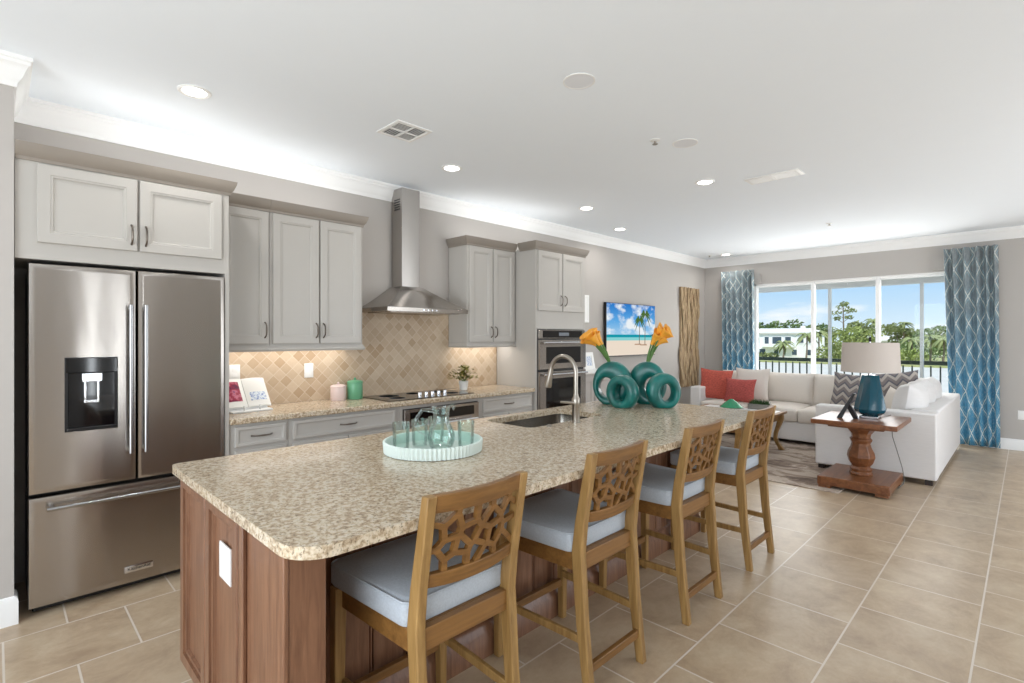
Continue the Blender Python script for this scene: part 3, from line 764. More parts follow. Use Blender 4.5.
def make_stool():
    r = thing('bar_stool', 'stool', 'bar stool', (0, 0, 0), group='wooden bar stools along the island')
    HW = .205; FW = .226          # half widths at the back and front legs
    def slant(x0, x1, off, hw, z0, z1, s):
        def yy(x): return s*(HW-off+(FW-HW)*(.2-x)/.45)
        return [[(x, yy(x)-hw, z0), (x, yy(x)+hw, z0), (x, yy(x)+hw, z1), (x, yy(x)-hw, z1)] for x in (x0, x1)]
    def rear_x(z):
        for (za, xa), (zb, xb) in (((0, .232), (.30, .196)), ((.30, .196), (.58, .176)), ((.58, .176), (.70, .190)), ((.70, .190), (.99, .244))):
            if z <= zb: return xa+(xb-xa)*(z-za)/(zb-za)
        return .244
    for s in (-1, 1):
        zs = [0, .1, .2, .3, .4, .5, .58, .64, .70, .78, .86, .93, .985]
        obj('back_leg', MB().beam([(rear_x(z), s*(HW-.016), z) for z in zs], [.036+.014*min(1, z/.5) if z < .58 else .050-.016*(z-.58)/.4 for z in zs], .034), 'chairwood', r, local=True, bevel=.004, smooth=25)
        obj('leg', MB().beam([(-.250, s*FW, 0), (-.248, s*(FW-.002), .3), (-.245, s*(FW-.004), .575)], [.032, .040, .044], [.032, .040, .044]), 'chairwood', r, local=True, bevel=.004, smooth=25)
    ap = MB()
    for s in (-1, 1): ap.loops(slant(-.225, .17, .016, .011, .505, .574, s))
    ap.box(-.257, -.233, -FW+.022, FW-.022, .505, .574); ap.box(.163, .188, -HW+.032, HW-.032, .505, .574); ap.box(-.233, .163, -HW+.033, HW-.033, .56, .574)
    obj('seat_frame', ap, 'chairwoodh', r, local=True, bevel=.003, smooth=25)
    for s in (-1, 1): obj('stretcher', MB().loops(slant(-.235, .20, .018, .009, .220, .252, s)), 'chairwood', r, local=True, bevel=.003, smooth=25)
    obj('stretcher', MB().box(.206, .228, -HW+.03, HW-.03, .110, .145), 'chairwoodh', r, local=True, bevel=.003, smooth=25)
    obj('footrest', MB().box(-.261, -.237, -FW+.02, FW-.02, .170, .205), 'chairwoodh', r, local=True, bevel=.003, smooth=25)
    # cushion
    m = MB()
    rings = []
    for ins, z in ((.006, .575), (0, .585), (0, .640), (.006, .650), (.022, .658)):
        rings.append([(x, y*(1+.15*(.158-x)/.44), z) for x, y in rrect(-.283+ins, .158-ins, -.212+ins, .212-ins, .03, 5)])
    rings.append([(x*.5-.02, y*.5, .668) for x, y, _ in rings[-1]])
    m.loops(rings); seat = obj('seat_cushion', m, 'seatfab', r, local=True, smooth=50)
    pp = [(x, y*(1+.15*(.158-x)/.44), .6495) for x, y in rrect(-.281, .156, -.210, .210, .03, 5)]; pp.append(pp[0])
    obj('piping', MB().tube(pp, .004, 6, False), 'seatfab', seat, local=True)
    # curved back: rails and lattice follow a shallow arc
    W = HW-.032
    def arc(y): return .022*(1-(y/W)**2)
    def rail(z0, z1, th, nm, dip=0):
        rings = []
        for i in range(13):
            y = -W+2*W*i/12; xa, xb = rear_x(z0)+arc(y), rear_x(z1)+arc(y); d = dip*(1-(y/W)**2)
            rings.append([(xa-th/2, y, z0-d), (xa+th/2, y, z0-d), (xb+th/2, y, z1-d*.4), (xb-th/2, y, z1-d*.4)])
        obj(nm, MB().loops(rings), 'chairwoodh', r, local=True, bevel=.003, smooth=40)
    rail(.930, .985, .026, 'top_rail', .004); rail(.700, .742, .026, 'lower_rail', .008)
    lt = MB(); z0 = .736; h = .198
    def pt(y, z, o): return (rear_x(z0+z)+arc(y)+o, y, z0+z)
    for (a, b) in voronoi_bars(2*W, h, 5, 4, 11):
        d = Vector((b[0]-a[0], b[1]-a[1])); L = d.length
        if L < .004: continue
        d /= L; nrm = Vector((-d.y, d.x))*.0092; n = max(1, int(L/.03)); ra = []
        e0, e1 = -.004, L+.004
        for i in range(n+1):
            t = e0+(e1-e0)*i/n; q = (a[0]+d.x*t, a[1]+d.y*t)
            ra.append([pt(q[0]+nrm.x, q[1]+nrm.y, -.008), pt(q[0]-nrm.x, q[1]-nrm.y, -.008), pt(q[0]-nrm.x, q[1]-nrm.y, .008), pt(q[0]+nrm.x, q[1]+nrm.y, .008)])
        lt.loops(ra)
    obj('back_lattice', lt, 'chairwoodh', r, local=True, smooth=25)
    return r
stool = make_stool()
SL = ['wooden bar stool nearest the rounded corner of the island, grey seat', 'wooden bar stool second from the rounded island corner, grey cushion', 'wooden bar stool third from the rounded island corner, grey cushion', 'wooden bar stool at the living-room end of the island, grey cushion']
SP = [(-1.452, 1.065, 0), (-1.445, 1.835, .0), (-1.442, 2.640, .0), (-1.445, 3.472, 0)]
stool['label'] = SL[0]; stool.location = SP[0]
for i in (1, 2, 3): dup(stool, SP[i], SL[i])

# ------------------------------------------------------------------ things on the island
tx, ty = -1.952, 1.436
tr = thing('serving_tray', 'round pale mint tray with ribbed rim on the granite island', 'tray', (tx, ty, .9145))
n = 288; rings = []
for r_, z in ((.19, 0), (.222, .002), (.226, .05), (.221, .054), (.216, .05), (.212, .008), (.10, .008)):
    rings.append([(tx+(r_+(.0032*math.sin(j*PI/2) if .22 <= r_ else 0))*math.cos(2*PI*j/n), ty+(r_+(.0032*math.sin(j*PI/2) if .22 <= r_ else 0))*math.sin(2*PI*j/n), .9145+z) for j in range(n)])
obj('tray_body', MB().loops(rings), 'mint', tr, smooth=0)
def glass_lathe(prof, th): return prof + [(max(r-th, .001), z+(th if i == 0 else 0)) for i, (r, z) in list(enumerate(prof))[::-1]]
gz = .923
pit = thing('glass_pitcher', 'clear aqua recycled-glass pitcher with curved handle on mint tray', 'pitcher', (-1.925, 1.46, gz))
pp = [(.038, 0), (.054, .010), (.064, .04), (.064, .065), (.054, .095), (.042, .118), (.036, .140), (.038, .170), (.044, .195)]
obj('pitcher_body', MB().lathe(glass_lathe(pp, .005), (-1.925, 1.46, gz), 28, False), 'glassgreen', pit)
hx = [(-1.925-.026, 1.46-.026, gz+.175), (-1.925-.062, 1.46-.06, gz+.18), (-1.925-.082, 1.46-.08, gz+.14), (-1.925-.075, 1.46-.073, gz+.085), (-1.925-.045, 1.46-.043, gz+.065)]
obj('pitcher_handle', MB().tube(hx, [.009, .009, .009, .009, .011], 10), 'glassgreen', pit)
obj('pitcher_lip', MB().tube([(-1.925+.02, 1.46+.045, gz+.187), (-1.925+.026, 1.46+.058, gz+.198)], [.018, .008], 10), 'glassgreen', pit)
gp = [(.030, 0), (.036, .006), (.038, .06), (.040, .125)]
GL = [('drinking glass at the left side of the mint tray', (-2.035, 1.315)), ('drinking glass at the right side of the mint tray', (-1.86, 1.555)), ('drinking glass standing just left of the pitcher on the tray', (-2.045, 1.425)), ('drinking glass half hidden behind the pitcher on the tray', (-2.055, 1.53))]
g0 = None
for lb, (a, b) in GL:
    if g0 is None:
        g0 = obj('drinking_glass', MB().lathe(glass_lathe(gp, .003), (0, 0, 0), 24, False), 'glassgreen'); tag(g0, lb, 'glass', 'aqua glasses on the tray'); o = g0
    else:
        o = g0.copy(); col.objects.link(o); o['label'] = lb
    o.location = (a, b, gz)

# ring vases: upright flattened rings with an eccentric oval hole and a flat foot
def ring_vase(label, x, y, rad, depth, rot, hole=.40, ox=.12, oz=-.10, sx=.96):
    mb = MB(); n = 48; m_ = 20; rings = []
    for j in range(n):
        a = 2*PI*j/n; ca, sa = math.cos(a), math.sin(a)
        ri = rad*hole; ring = []
        ix, iz = ox*rad+ri*.82*ca, oz*rad+ri*1.1*sa; exx, ez = rad*sx*ca, rad*sa
        for k in range(m_):
            b = 2*PI*k/m_; q = (1-math.cos(b))/2      # 0 at hole, 1 at rim
            tt = depth/2*abs(math.sin(b))**.62*(1 if math.sin(b) > 0 else -1)
            px, pz = ix+(exx-ix)*q, iz+(ez-iz)*q
            zz = max(pz, -rad*.87)
            ring.append((px, tt*(1.0-.12*q), zz+rad*.87))
        rings.append(ring)
    rings.append(rings[0])
    mb.loops(rings, False, False)
    o = obj('ring_vase', mb, 'teal', smooth=60); tag(o, label, 'vase', 'teal ring vases on the island')
    o.location = (x, y, .9145); o.rotation_euler = (0, 0, rot); return o
RZ = math.radians(45)
VS = [('largest teal ring vase at the left holding orange lilies', -2.305, 3.425, .180, .14, RZ-.42, .38, -.26, -.14, .86),
      ('tall teal ring vase standing at the back holding orange lilies', -2.125, 3.635, .178, .13, RZ-.35, .36, .20, -.10, .84),
      ('small teal ring vase in front of the largest one, deep oval hole', -2.137, 3.303, .130, .12, RZ-.70, .42, -.04, -.03, .95),
      ('small teal ring vase in front at the right end, round hole', -1.925, 3.520, .138, .12, RZ+.10, .42, .16, -.06, .93)]
for v_ in VS: ring_vase(*v_)
def lilies(label, bx, by, bz, lean, n, seed):
    rr = random.Random(seed); root = thing('lily_stems', label, 'flowers', (bx, by, bz))
    for k in range(n):
        d = Vector((lean[0]+rr.uniform(-.26, .26), lean[1]+rr.uniform(-.26, .26), 1)).normalized(); L = .17+rr.uniform(-.02, .04)
        b = Vector((bx+rr.uniform(-.008, .008), by+rr.uniform(-.008, .008), bz)); q1 = b+d*L*.5; q2 = b+d*L+Vector((lean[0]*.03, lean[1]*.03, 0))
        obj('stem', MB().tube([b-d*.02, q1, q2], [.005, .0055, .007], 8), 'stem', root)
        ax = (d*.6+Vector((lean[0], lean[1], .2)).normalized()*.7+Vector((rr.uniform(-.3, .3), rr.uniform(-.3, .3), 0))).normalized()
        up = ax.cross(Vector((.3, .7, .2))).normalized(); up2 = ax.cross(up); rings = []
        for i, (t, r_) in enumerate(((0, .010), (.03, .014), (.06, .025), (.082, .036), (.096, .047))):
            rings.append([q2+ax*(t+(.03*max(0, math.cos(a))*(i/4)**2))+up*r_*math.cos(a)+up2*r_*math.sin(a) for a in [2*PI*j/14 for j in range(14)]])
        f = obj('bloom', MB().loops(rings, True, False), 'petal', root)
        so = f.modifiers.new('thick', 'SOLIDIFY'); so.thickness = .0025
    for k in range(2):
        a = rr.uniform(0, 6); p = Vector((bx, by, bz))+Vector((lean[0], lean[1], 1)).normalized()*.20+Vector((-.02*k, -.02*k, .03))
        obj('leaf', MB().loops([[p+Vector((t*.05-.03, t*.02*k, .01*math.sin(t*3)))+Vector((0, w_, .3*w_)) for w_ in (-.018*math.sin(t*PI)-.001, 0, .018*math.sin(t*PI)+.001, 0.0005)] for t in [0, .2, .4, .6, .8, 1]]), 'leaf', root)
lilies('orange lilies leaning left from the largest teal vase', -2.32, 3.41, 1.232, (-.46, -.30), 7, 3)
lilies('orange lilies leaning right from the tall back teal vase', -2.125, 3.635, 1.228, (.26, .22), 7, 5)

# ------------------------------------------------------------------ things on the back counter
cb = thing('open_cookbook', 'open cookbook with berry photo on a white stand by the refrigerator panel', 'book', (-3.90, 1.27, .9145), math.radians(8))
def leaf_pt(a, b, h):       # a along the width, b up the slope, h off the page
    th = math.radians(58); bulge = .012*math.sin(min(1, abs(a)/.17)*PI)
    return (-.02-b*math.cos(th)+(h+bulge)*math.sin(th), a, .025+b*math.sin(th)+(h+bulge)*math.cos(th))
def page(a0, a1, b0, b1, h0, h1, n=8):
    return MB().loops([[leaf_pt(a0+(a1-a0)*i/n, b0, h0), leaf_pt(a0+(a1-a0)*i/n, b1, h0), leaf_pt(a0+(a1-a0)*i/n, b1, h1), leaf_pt(a0+(a1-a0)*i/n, b0, h1)] for i in range(n+1)])
MT['paper'] = plain('book_paper', RGB(244, 242, 236), .7, var=.01)
def berry():
    m_ = Mat('berry_photo'); n_ = m_.noise(m_.coords(), 26, 3)
    m_.set(Base_Color=m_.ramp(n_, [(.35, RGB(96, 22, 62)), (.5, RGB(160, 36, 66)), (.62, RGB(206, 120, 140)), (.7, RGB(120, 60, 110))]), Roughness=.4); return m_.m
MT['berry'] = berry()
def bluedraw():
    m_ = Mat('blue_line_drawing'); n_ = m_.noise(m_.coords(), 60, 4)
    m_.set(Base_Color=m_.ramp(n_, [(.45, RGB(230, 236, 240)), (.55, RGB(170, 184, 214)), (.62, RGB(120, 140, 190))]), Roughness=.6); return m_.m
MT['bluedraw'] = bluedraw()
pgl = obj('page', page(-.165, -.002, 0, .225, 0, .008), 'paper', cb, local=True)
pgr = obj('page', page(.002, .165, 0, .225, 0, .008), 'paper', cb, local=True)
obj('berry_photo', page(-.150, -.030, .045, .20, .0082, .0088), 'berry', pgl, local=True)
obj('drawing', page(.03, .145, .045, .11, .0082, .0088), 'bluedraw', pgr, local=True)
obj('cover', page(-.17, .17, -.003, .230, -.006, -.001), 'white', cb, local=True)
st = thing('book_stand', 'white cookbook stand with two front pegs holding the open cookbook', 'book stand', (-3.90, 1.27, .9145), math.radians(8))
mm = MB().loops([[leaf_pt(a, -.015, -.015), leaf_pt(a, .20, -.015), leaf_pt(a, .20, -.009), leaf_pt(a, -.015, -.009)] for a in (-.14, .14)])
obj('back_board', mm, 'white', st, local=True)
obj('base', MB().box(-.13, .06, -.14, .14, 0, .012), 'white', st, local=True, bevel=.003)
for s in (-.055, .055): obj('peg', MB().tube([(.04, s, .012), (.045, s, .03), (.04, s, .045)], [.006, .007, .008], 8), 'white', st, local=True)
def canister(label, x, y, r_, h, m_):
    c = thing('canister', label, 'canister', (x, y, .9145), group='lidded canisters on the counter')
    obj('jar', MB().lathe([(r_*.94, 0), (r_, .006), (r_, h-.006), (r_*.97, h)], (x, y, .9145), 28), m_, c)
    l = obj('lid', MB().lathe([(r_*1.03, h), (r_*1.04, h+.012), (r_*.8, h+.022), (r_*.2, h+.028)], (x, y, .9145), 28), m_, c)
    obj('knob', MB().sphere((x, y, .9145+h+.036), .011), m_, l)
canister('short pink canister beside the green one on the back counter', -4.06, 2.015, .062, .105, 'pinkcan')
canister('taller green canister with knobbed lid on the back counter', -4.05, 2.16, .064, .135, 'greencan')
pf = thing('potted_plant', 'small leafy plant in a white pot beside the cooktop', 'plant', (-3.96, 3.28, .9145))
obj('pot', MB().lathe([(.034, 0), (.038, .004), (.048, .085), (.050, .09), (.044, .09), (.040, .07)], (-3.96, 3.28, .9145), 20), 'white', pf)
m = MB(); rr = random.Random(4)
for k in range(260):
    a = rr.uniform(0, 2*PI); el = rr.uniform(.15, 1.5); r0 = rr.uniform(.05, .15)**1.0; q = Vector((-3.96, 3.28, 1.01))+Vector((math.cos(a)*math.cos(el)*r0*1.1, math.sin(a)*math.cos(el)*r0*1.1, math.sin(el)*r0))
    d = Vector((math.cos(a+.3), math.sin(a+.3), rr.uniform(-.5, .8))).normalized()*.046; s = d.cross(Vector((0, 0, 1))).normalized()*.013
    m.add([q-d*.5, q+s, q+d*.6, q-s], [(0, 1, 2, 3)])
MT['bushleaf'] = plain('olive_leaf', RGB(128, 122, 44), .6, var=.5, scale=25)
obj('foliage', m, 'bushleaf', pf, kind=None, smooth=0)
m = MB()
for k in range(10):
    a = k*.63; m.tube([(-3.96, 3.28, .99), (-3.96+.06*math.cos(a), 3.28+.06*math.sin(a), 1.06)], .0025, 5)
obj('stem', m, 'stem', pf)

def outlet(label, y, z, name='wall_outlet', ax='x', x=None):
    P = PX(XW+.0085) if ax == 'x' else (lambda a, b, h: (a, YF-h, b))
    o = thing(name, label, 'outlet', (XW, y, z) if ax == 'x' else (x, YF, z), group='white wall outlets')
    c = y if ax == 'x' else x
    obj('plate', MB().rings_rect(c-.037, c+.037, z-.058, z+.058, [(0, 0), (0, .004), (.005, .007), (.03, .007)], P), 'white', o)
    for k in (-.02, .02): obj('socket', MB().rings_rect(c-.016, c+.016, z+k-.014, z+k+.014, [(0, .007), (0, .009), (.004, .0095)], P), 'white', o)
outlet('white outlet plate on the tile behind the open cookbook', 1.255, 1.175)
outlet('white outlet plate on the diamond tile left of the canisters', 1.815, 1.165)
outlet('white outlet plate low on the wall right of the curtain', 0, .45, 'wall_outlet', 'y', -.055)

# ------------------------------------------------------------------ beyond the tower
sb = thing('sideboard', 'pale greige sideboard against the left wall beyond the oven tower', 'sideboard', (-4.0, 5.3, 0))
obj('carcass', MB().box(XW+.02, -3.83, 4.80, 5.74, .08, .985), 'wall', sb, bevel=.004)
obj('plinth', MB().box(XW+.02, -3.86, 4.83, 5.71, 0, .08), 'wall', sb)
for a in (4.82, 5.28): obj('door', MB().rings_rect(a, a+.44, .11, .95, DOOR, PX(-3.83)), 'wall', sb)
obj('top', MB().box(XW+.02, -3.80, 4.79, 5.76, .985, 1.015), 'white', sb, bevel=.004)
pfm = thing('photo_frame', 'small white photo frame standing on the pale sideboard', 'photo frame', (-4.03, 5.44, 1.015))
def lean(x0, tilt): return lambda a, b, h: (x0-(b-1.016)*math.sin(tilt)+h, a, 1.016+(b-1.016)*math.cos(tilt))
obj('frame', MB().rings_rect(5.34, 5.55, 1.016, 1.245, [(0, 0), (0, .016), (.004, .018), (.045, .018), (.047, .012)], lean(-4.02, .2)), 'white', pfm)
obj('photo', MB().rings_rect(5.392, 5.498, 1.07, 1.19, [(0, .0125), (0, .0135)], lean(-4.02, .2)), 'bluedraw', pfm)
obj('easel_back', MB().loops([[(-4.022, 5.43, 1.12), (-4.022, 5.46, 1.12)], [(-4.10, 5.46, 1.0155), (-4.10, 5.43, 1.0155)], [(-4.097, 5.46, 1.0155), (-4.097, 5.43, 1.0155)]], False, False), 'black', pfm) if False else None
obj('easel_back', MB().tube([(-4.035, 5.445, 1.14), (-4.10, 5.445, 1.019)], .004, 8), 'black', pfm)
wp = obj('wall_panel', MB().rings_rect(5.36, 5.635, 1.63, 2.0, [(0, 0), (0, .012), (.006, .018), (.03, .018), (.034, .014)], PX(XW)), 'white'); tag(wp, 'narrow white framed panel on the wall just past oven tower', 'wall panel'); recenter(wp, (XW, 5.5, 1.8))

# television showing a beach
tv = thing('television', 'wall-mounted television showing a palm beach on the left wall', 'television', (XW, 6.62, 1.54))
obj('tv_body', MB().box(-4.165, -4.122, 5.965, 7.285, 1.165, 1.925), 'black', tv, bevel=.004)
obj('wall_bracket', MB().box(XW+.001, -4.164, 6.2, 7.0, 1.3, 1.8), 'black', tv)
def tvsky():
    m_ = Mat('screen_sky'); sp = m_.n('ShaderNodeSeparateXYZ', {0: m_.n('ShaderNodeNewGeometry').outputs['Position']})
    f = m_.math('DIVIDE', m_.math('SUBTRACT', sp.outputs['Z'], 1.42), .5)
    c = m_.ramp(f, [(0, RGB(176, 216, 240)), (.5, RGB(96, 172, 232)), (1, RGB(40, 122, 204))])
    n_ = m_.noise(m_.coords((1, 3.2, 7), world=True, loc=(0, .6, .4)), 1.0, 5)
    c = m_.mix(m_.ramp(n_, [(.46, (0, 0, 0, 1)), (.62, (1, 1, 1, 1))]), c, RGB(240, 246, 250))
    e_ = m_.n('ShaderNodeEmission', {0: c, 1: .95}); m_.link(e_.outputs[0], m_.o.inputs[0]); return m_.m
MT['tvsky'] = tvsky(); MT['tvsea'] = emit('screen_sea', RGB(24, 158, 178), .9); MT['tvfoam'] = emit('screen_shallows', RGB(140, 214, 214), .95); MT['tvsand'] = emit('screen_sand', RGB(240, 224, 206), .95)
MT['tvtrunk'] = emit('screen_trunk', RGB(120, 100, 80), .8); MT['tvpalm'] = emit('screen_palm', RGB(86, 120, 58), .8); MT['tvshade'] = emit('screen_sand_shade', RGB(196, 160, 134), .85)
m = MB(); X = -4.1215; names = ['tvsky', 'tvsea', 'tvfoam', 'tvsand', 'tvtrunk', 'tvpalm', 'tvshade']
def q(mi, a0, a1, b0, b1, x=X): m.cur = mi; m.add([(x, a0, b0), (x, a1, b0), (x, a1, b1), (x, a0, b1)], [(0, 1, 2, 3)])
ya, yb = 5.972, 7.278
q(0, ya, yb, 1.475, 1.917); q(1, ya, yb, 1.435, 1.475); q(2, ya, yb, 1.39, 1.435); q(3, ya, yb, 1.178, 1.39)
for (yy_, zb, zt, s) in ((6.82, 1.335, 1.70, 1.0), (6.98, 1.325, 1.785, 1.15)):
    m.cur = 6; m.add([(X+.0004, yy_-.14, zb-.012), (X+.0004, yy_+.06, zb-.014), (X+.0004, yy_+.05, zb+.006), (X+.0004, yy_-.12, zb+.004)], [(0, 1, 2, 3)])
    m.cur = 4; m.add([(X+.0006, yy_-.009, zb), (X+.0006, yy_+.009, zb), (X+.0006, yy_+.016, zt), (X+.0006, yy_+.004, zt)], [(0, 1, 2, 3)])
    m.cur = 5
    for k in range(9):
        a = math.radians(-30+k*30); L = .15*s; c = Vector((0, yy_+.01, zt)); pts = []
        for t in (0, .35, .7, 1): pts.append(c+Vector((0, math.cos(a)*L*t, math.sin(a)*L*t-.11*t*t*s)))
        for i in range(3):
            wv = [.005, .022, .018, .002]
            m.add([(X+.0008+k*.00005, pts[i].y, pts[i].z-wv[i]), (X+.0008+k*.00005, pts[i+1].y, pts[i+1].z-wv[i+1]), (X+.0008+k*.00005, pts[i+1].y, pts[i+1].z+wv[i+1]), (X+.0008+k*.00005, pts[i].y, pts[i].z+wv[i])], [(0, 1, 2, 3)])
obj('screen', m, names, tv, smooth=0)

# driftwood wall art
wa = thing('wall_art', 'tall carved driftwood panel on the left wall near the far corner', 'wall art', (XW, 8.49, 1.44))
obj('backing', MB().box(XW+.001, XW+.03, 8.20, 8.80, .59, 2.29), 'drift', wa)
m = MB(); rr = random.Random(2)
for k in range(11):
    yc = 8.23+.058*k; ph, am = rr.uniform(0, 6), rr.uniform(.022, .055); pts = []
    for i in range(29):
        z = .59+1.70*i/28; pts.append((XW+.038+.012*math.sin(ph+z*4), yc+am*math.sin(ph*2+z*rr.uniform(5.2, 5.6)), z))
    m.tube(pts, [.026+.010*math.sin(ph+i*.9) for i in range(29)], 8, True, .62)
obj('carved_strands', m, 'drift', wa)

# ------------------------------------------------------------------ curtains
def curtain(name, label, x0, x1, x0b, x1b, z0, z1, folds, amp, seed):
    rr = random.Random(seed); nx, nz = 120, 22; rings = []; us = []
    ph = [rr.uniform(-.5, .5) for _ in range(3)]
    for j in range(nz+1):
        t = j/nz; row = []
        for i in range(nx+1):
            s = i/nx; a, b = x0b+(x0-x0b)*t, x1b+(x1-x1b)*t
            w_ = s*folds*2*PI+1.1*math.sin(s*7+ph[0])+.18*math.sin(t*5+s*9)
            y = YF-.115-amp*(.55+.45*t)*math.sin(w_)-.01*math.sin(w_*2+ph[1])
            row.append((a+(b-a)*s+.006*math.cos(w_)*amp/.04, y, z0+(z1-z0)*t))
        rings.append(row)
    mb = MB().loops(rings, False, False, closed=False)
    o = bpy.data.meshes.new(name); o.from_pydata(mb.v, [], mb.f)
    L = [0]
    for i in range(nx): L.append(L[-1]+(Vector(rings[10][i+1])-Vector(rings[10][i])).length)
    uvl = o.uv_layers.new(name='UVMap')
    for lp in o.loops:
        vi = lp.vertex_index; j, i = divmod(vi, nx+1); uvl.data[lp.index].uv = (L[i], rings[j][i][2])
    o.polygons.foreach_set('use_smooth', [True]*len(o.polygons)); o.materials.append(MT['trellis'])
    root = thing(name, label, 'curtain', ((x0+x1)/2, YF-.11, z0))
    c = bpy.data.objects.new('fabric', o); col.objects.link(c); c.parent = root
    d = Vector(root.location)
    for v in o.vertices: v.co -= d
    so = c.modifiers.new('thick', 'SOLIDIFY'); so.thickness = .003
    return root
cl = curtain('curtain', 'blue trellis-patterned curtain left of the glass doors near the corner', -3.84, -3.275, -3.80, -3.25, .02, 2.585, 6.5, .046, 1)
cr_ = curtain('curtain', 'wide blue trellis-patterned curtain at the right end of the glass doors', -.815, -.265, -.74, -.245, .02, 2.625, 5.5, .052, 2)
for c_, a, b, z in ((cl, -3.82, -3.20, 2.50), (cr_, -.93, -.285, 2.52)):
    obj('shadow_board', MB().box(a, b, YF-.035, YF-.004, z-.15, z+.01), 'wall', c_)  # board added in place of the shadow beside each curtain top

# ------------------------------------------------------------------ sectional sofa
sofa = thing('sectional_sofa', 'oatmeal L-shaped sectional sofa in front of the glass doors', 'sofa', (-2.1, 7.9, 0))
m = MB(); SX0, SX1, SY0, SY1 = -3.68, -.615, 6.36, 8.76
m.prism([(SX0, 7.56), (-1.654, 7.56), (-1.654, SY0+.02), (SX1-.01, SY0+.02), (SX1-.01, SY1), (SX0, SY1)], 'z', .055, .30); obj('base', m, 'sofa', sofa, bevel=.012, seg=3)
m = MB(); m.prism([(SX0, 8.40), (-.84, 8.40), (-.84, SY0+.19), (SX1, SY0+.19), (SX1, SY1), (SX0, SY1)], 'z', .06, .715); obj('backrest', m, 'sofa', sofa, bevel=.02, seg=3)
obj('arm', MB().box(-1.654, SX1, SY0, SY0+.19, .055, .70), 'sofa', sofa, bevel=.018, seg=3)
obj('arm', MB().box(SX0, SX0+.16, 7.56, 8.40, .06, .68), 'sofa', sofa, bevel=.018, seg=3)
for a, b in ((-3.515, -2.84), (-2.835, -2.18), (-2.175, -1.655)): obj('seat_cushion', softbox(a, b, 7.53, 8.40, .30, .475), 'cushion', sofa, smooth=60)
for a, b in ((6.56, 7.40), (7.405, 8.40)): obj('seat_cushion', softbox(-1.65, -.845, a, b, .30, .475), 'cushion', sofa, smooth=60)
def bcush(c, w_, h_, th, rot, tilt, m_='cushion', name='back_cushion', pinch=.03, flat=.30):
    o = obj(name, pillow_mb(w_, h_, th, 14, pinch, flat), m_, sofa, local=True, smooth=80)
    o.location = Vector(c)-Vector(sofa.location); o.rotation_euler = (tilt, 0, rot); return o
for x in (-3.16, -2.50, -1.85): bcush((x, 8.29, .685), .67, .46, .25, 0, -.14)
bcush((-1.18, 8.30, .69), .62, .46, .25, .25, -.14)
for y in (6.90, 7.47, 8.04): bcush((-.89, y, .71), .60, .47, .30, -PI/2, -.14, 'sofa', flat=.26)
for x, y in ((-1.60, 6.42), (-.68, 6.42), (-3.62, 7.62), (-1.72, 7.62), (-.68, 8.55), (-3.62, 8.55)): obj('foot', MB().box(x-.03, x+.03, y-.03, y+.03, 0, .058), 'sofafoot', sofa)

def pillow(label, x, y, z, w_, h_, th, rot, tilt, m_, roll=0):
    o = obj('throw_pillow', pillow_mb(w_, h_, th, 16, .10, .45), m_, smooth=80); tag(o, label, 'pillow', 'throw pillows on the sectional')
    o.location = (x, y, z); o.rotation_euler = (tilt, roll, rot); return o
pillow('coral square pillow propped in the left corner of the sofa', -3.41, 7.85, .71, .48, .48, .15, .25, -.22, 'coral', .06)
pillow('rose-red rectangular pillow in front of the coral square one', -2.99, 7.72, .655, .46, .36, .14, -.08, -.22, 'coral2')
pillow('cream pillow with dark edge behind the rose-red pillow', -2.93, 8.02, .73, .50, .50, .12, .05, -.22, 'cushion')
pillow('grey chevron square pillow left of the teal lamp', -1.63, 7.90, .725, .48, .50, .15, -.12, -.3, 'chev', .05)
pillow('grey chevron pillow lying in the sofa corner right of the lamp', -1.16, 7.92, .80, .52, .42, .15, .35, -.2, 'chev', -.12)
pillow('plain beige pillow leaning right of the lamp base', -1.06, 7.15, .67, .40, .38, .14, -.9, -.3, 'cushion', .1)

# ------------------------------------------------------------------ rug, coffee table
rg = obj('area_rug', MB().box(-3.72, -1.228, 5.465, 7.95, 0, .010), 'rug', bevel=.003); tag(rg, 'distressed grey-brown rug under the coffee table and sofa', 'rug'); recenter(rg, (-2.6, 6.7, 0))
ctb = thing('coffee_table', 'wooden coffee table with curved cabriole legs between island and sofa', 'coffee table', (-2.68, 6.35, .01))
tz = .50; TX0, TX1, TY0, TY1 = -3.2, -2.16, 5.65, 7.10
obj('table_top', MB().box(TX0, TX1, TY0, TY1, tz-.03, tz), 'chairwoodh', ctb, bevel=.008, seg=3)
obj('stone_inlay', MB().box(TX0+.07, TX1-.05, TY0+.07, TY1-.07, tz, tz+.002), 'white', ctb)
m = MB(); m.box(TX0+.06, TX1-.06, TY0+.06, TY0+.085, tz-.11, tz-.03).box(TX0+.06, TX1-.06, TY1-.085, TY1-.06, tz-.11, tz-.03).box(TX0+.06, TX0+.085, TY0+.085, TY1-.085, tz-.11, tz-.03).box(TX1-.085, TX1-.06, TY0+.085, TY1-.085, tz-.11, tz-.03)
obj('apron', m, 'chairwoodh', ctb)
for sx in (-1, 1):
    for sy in (-1, 1):
        cx, cy = (TX1-.075 if sx > 0 else TX0+.075), (TY1-.075 if sy > 0 else TY0+.075); pth = []
        for t, o in ((0, .035), (.08, .02), (.25, -.045), (.45, -.05), (.7, .005), (.88, .028), (1, .01)): pth.append((cx+sx*o*.7, cy+sy*o*.7, .011+(tz-.045)*t))
        obj('leg', MB().beam(pth, [.07, .05, .042, .045, .055, .07, .075], [.07, .05, .042, .045, .055, .07, .075]), 'chairwood', ctb, bevel=.006, sub=1)
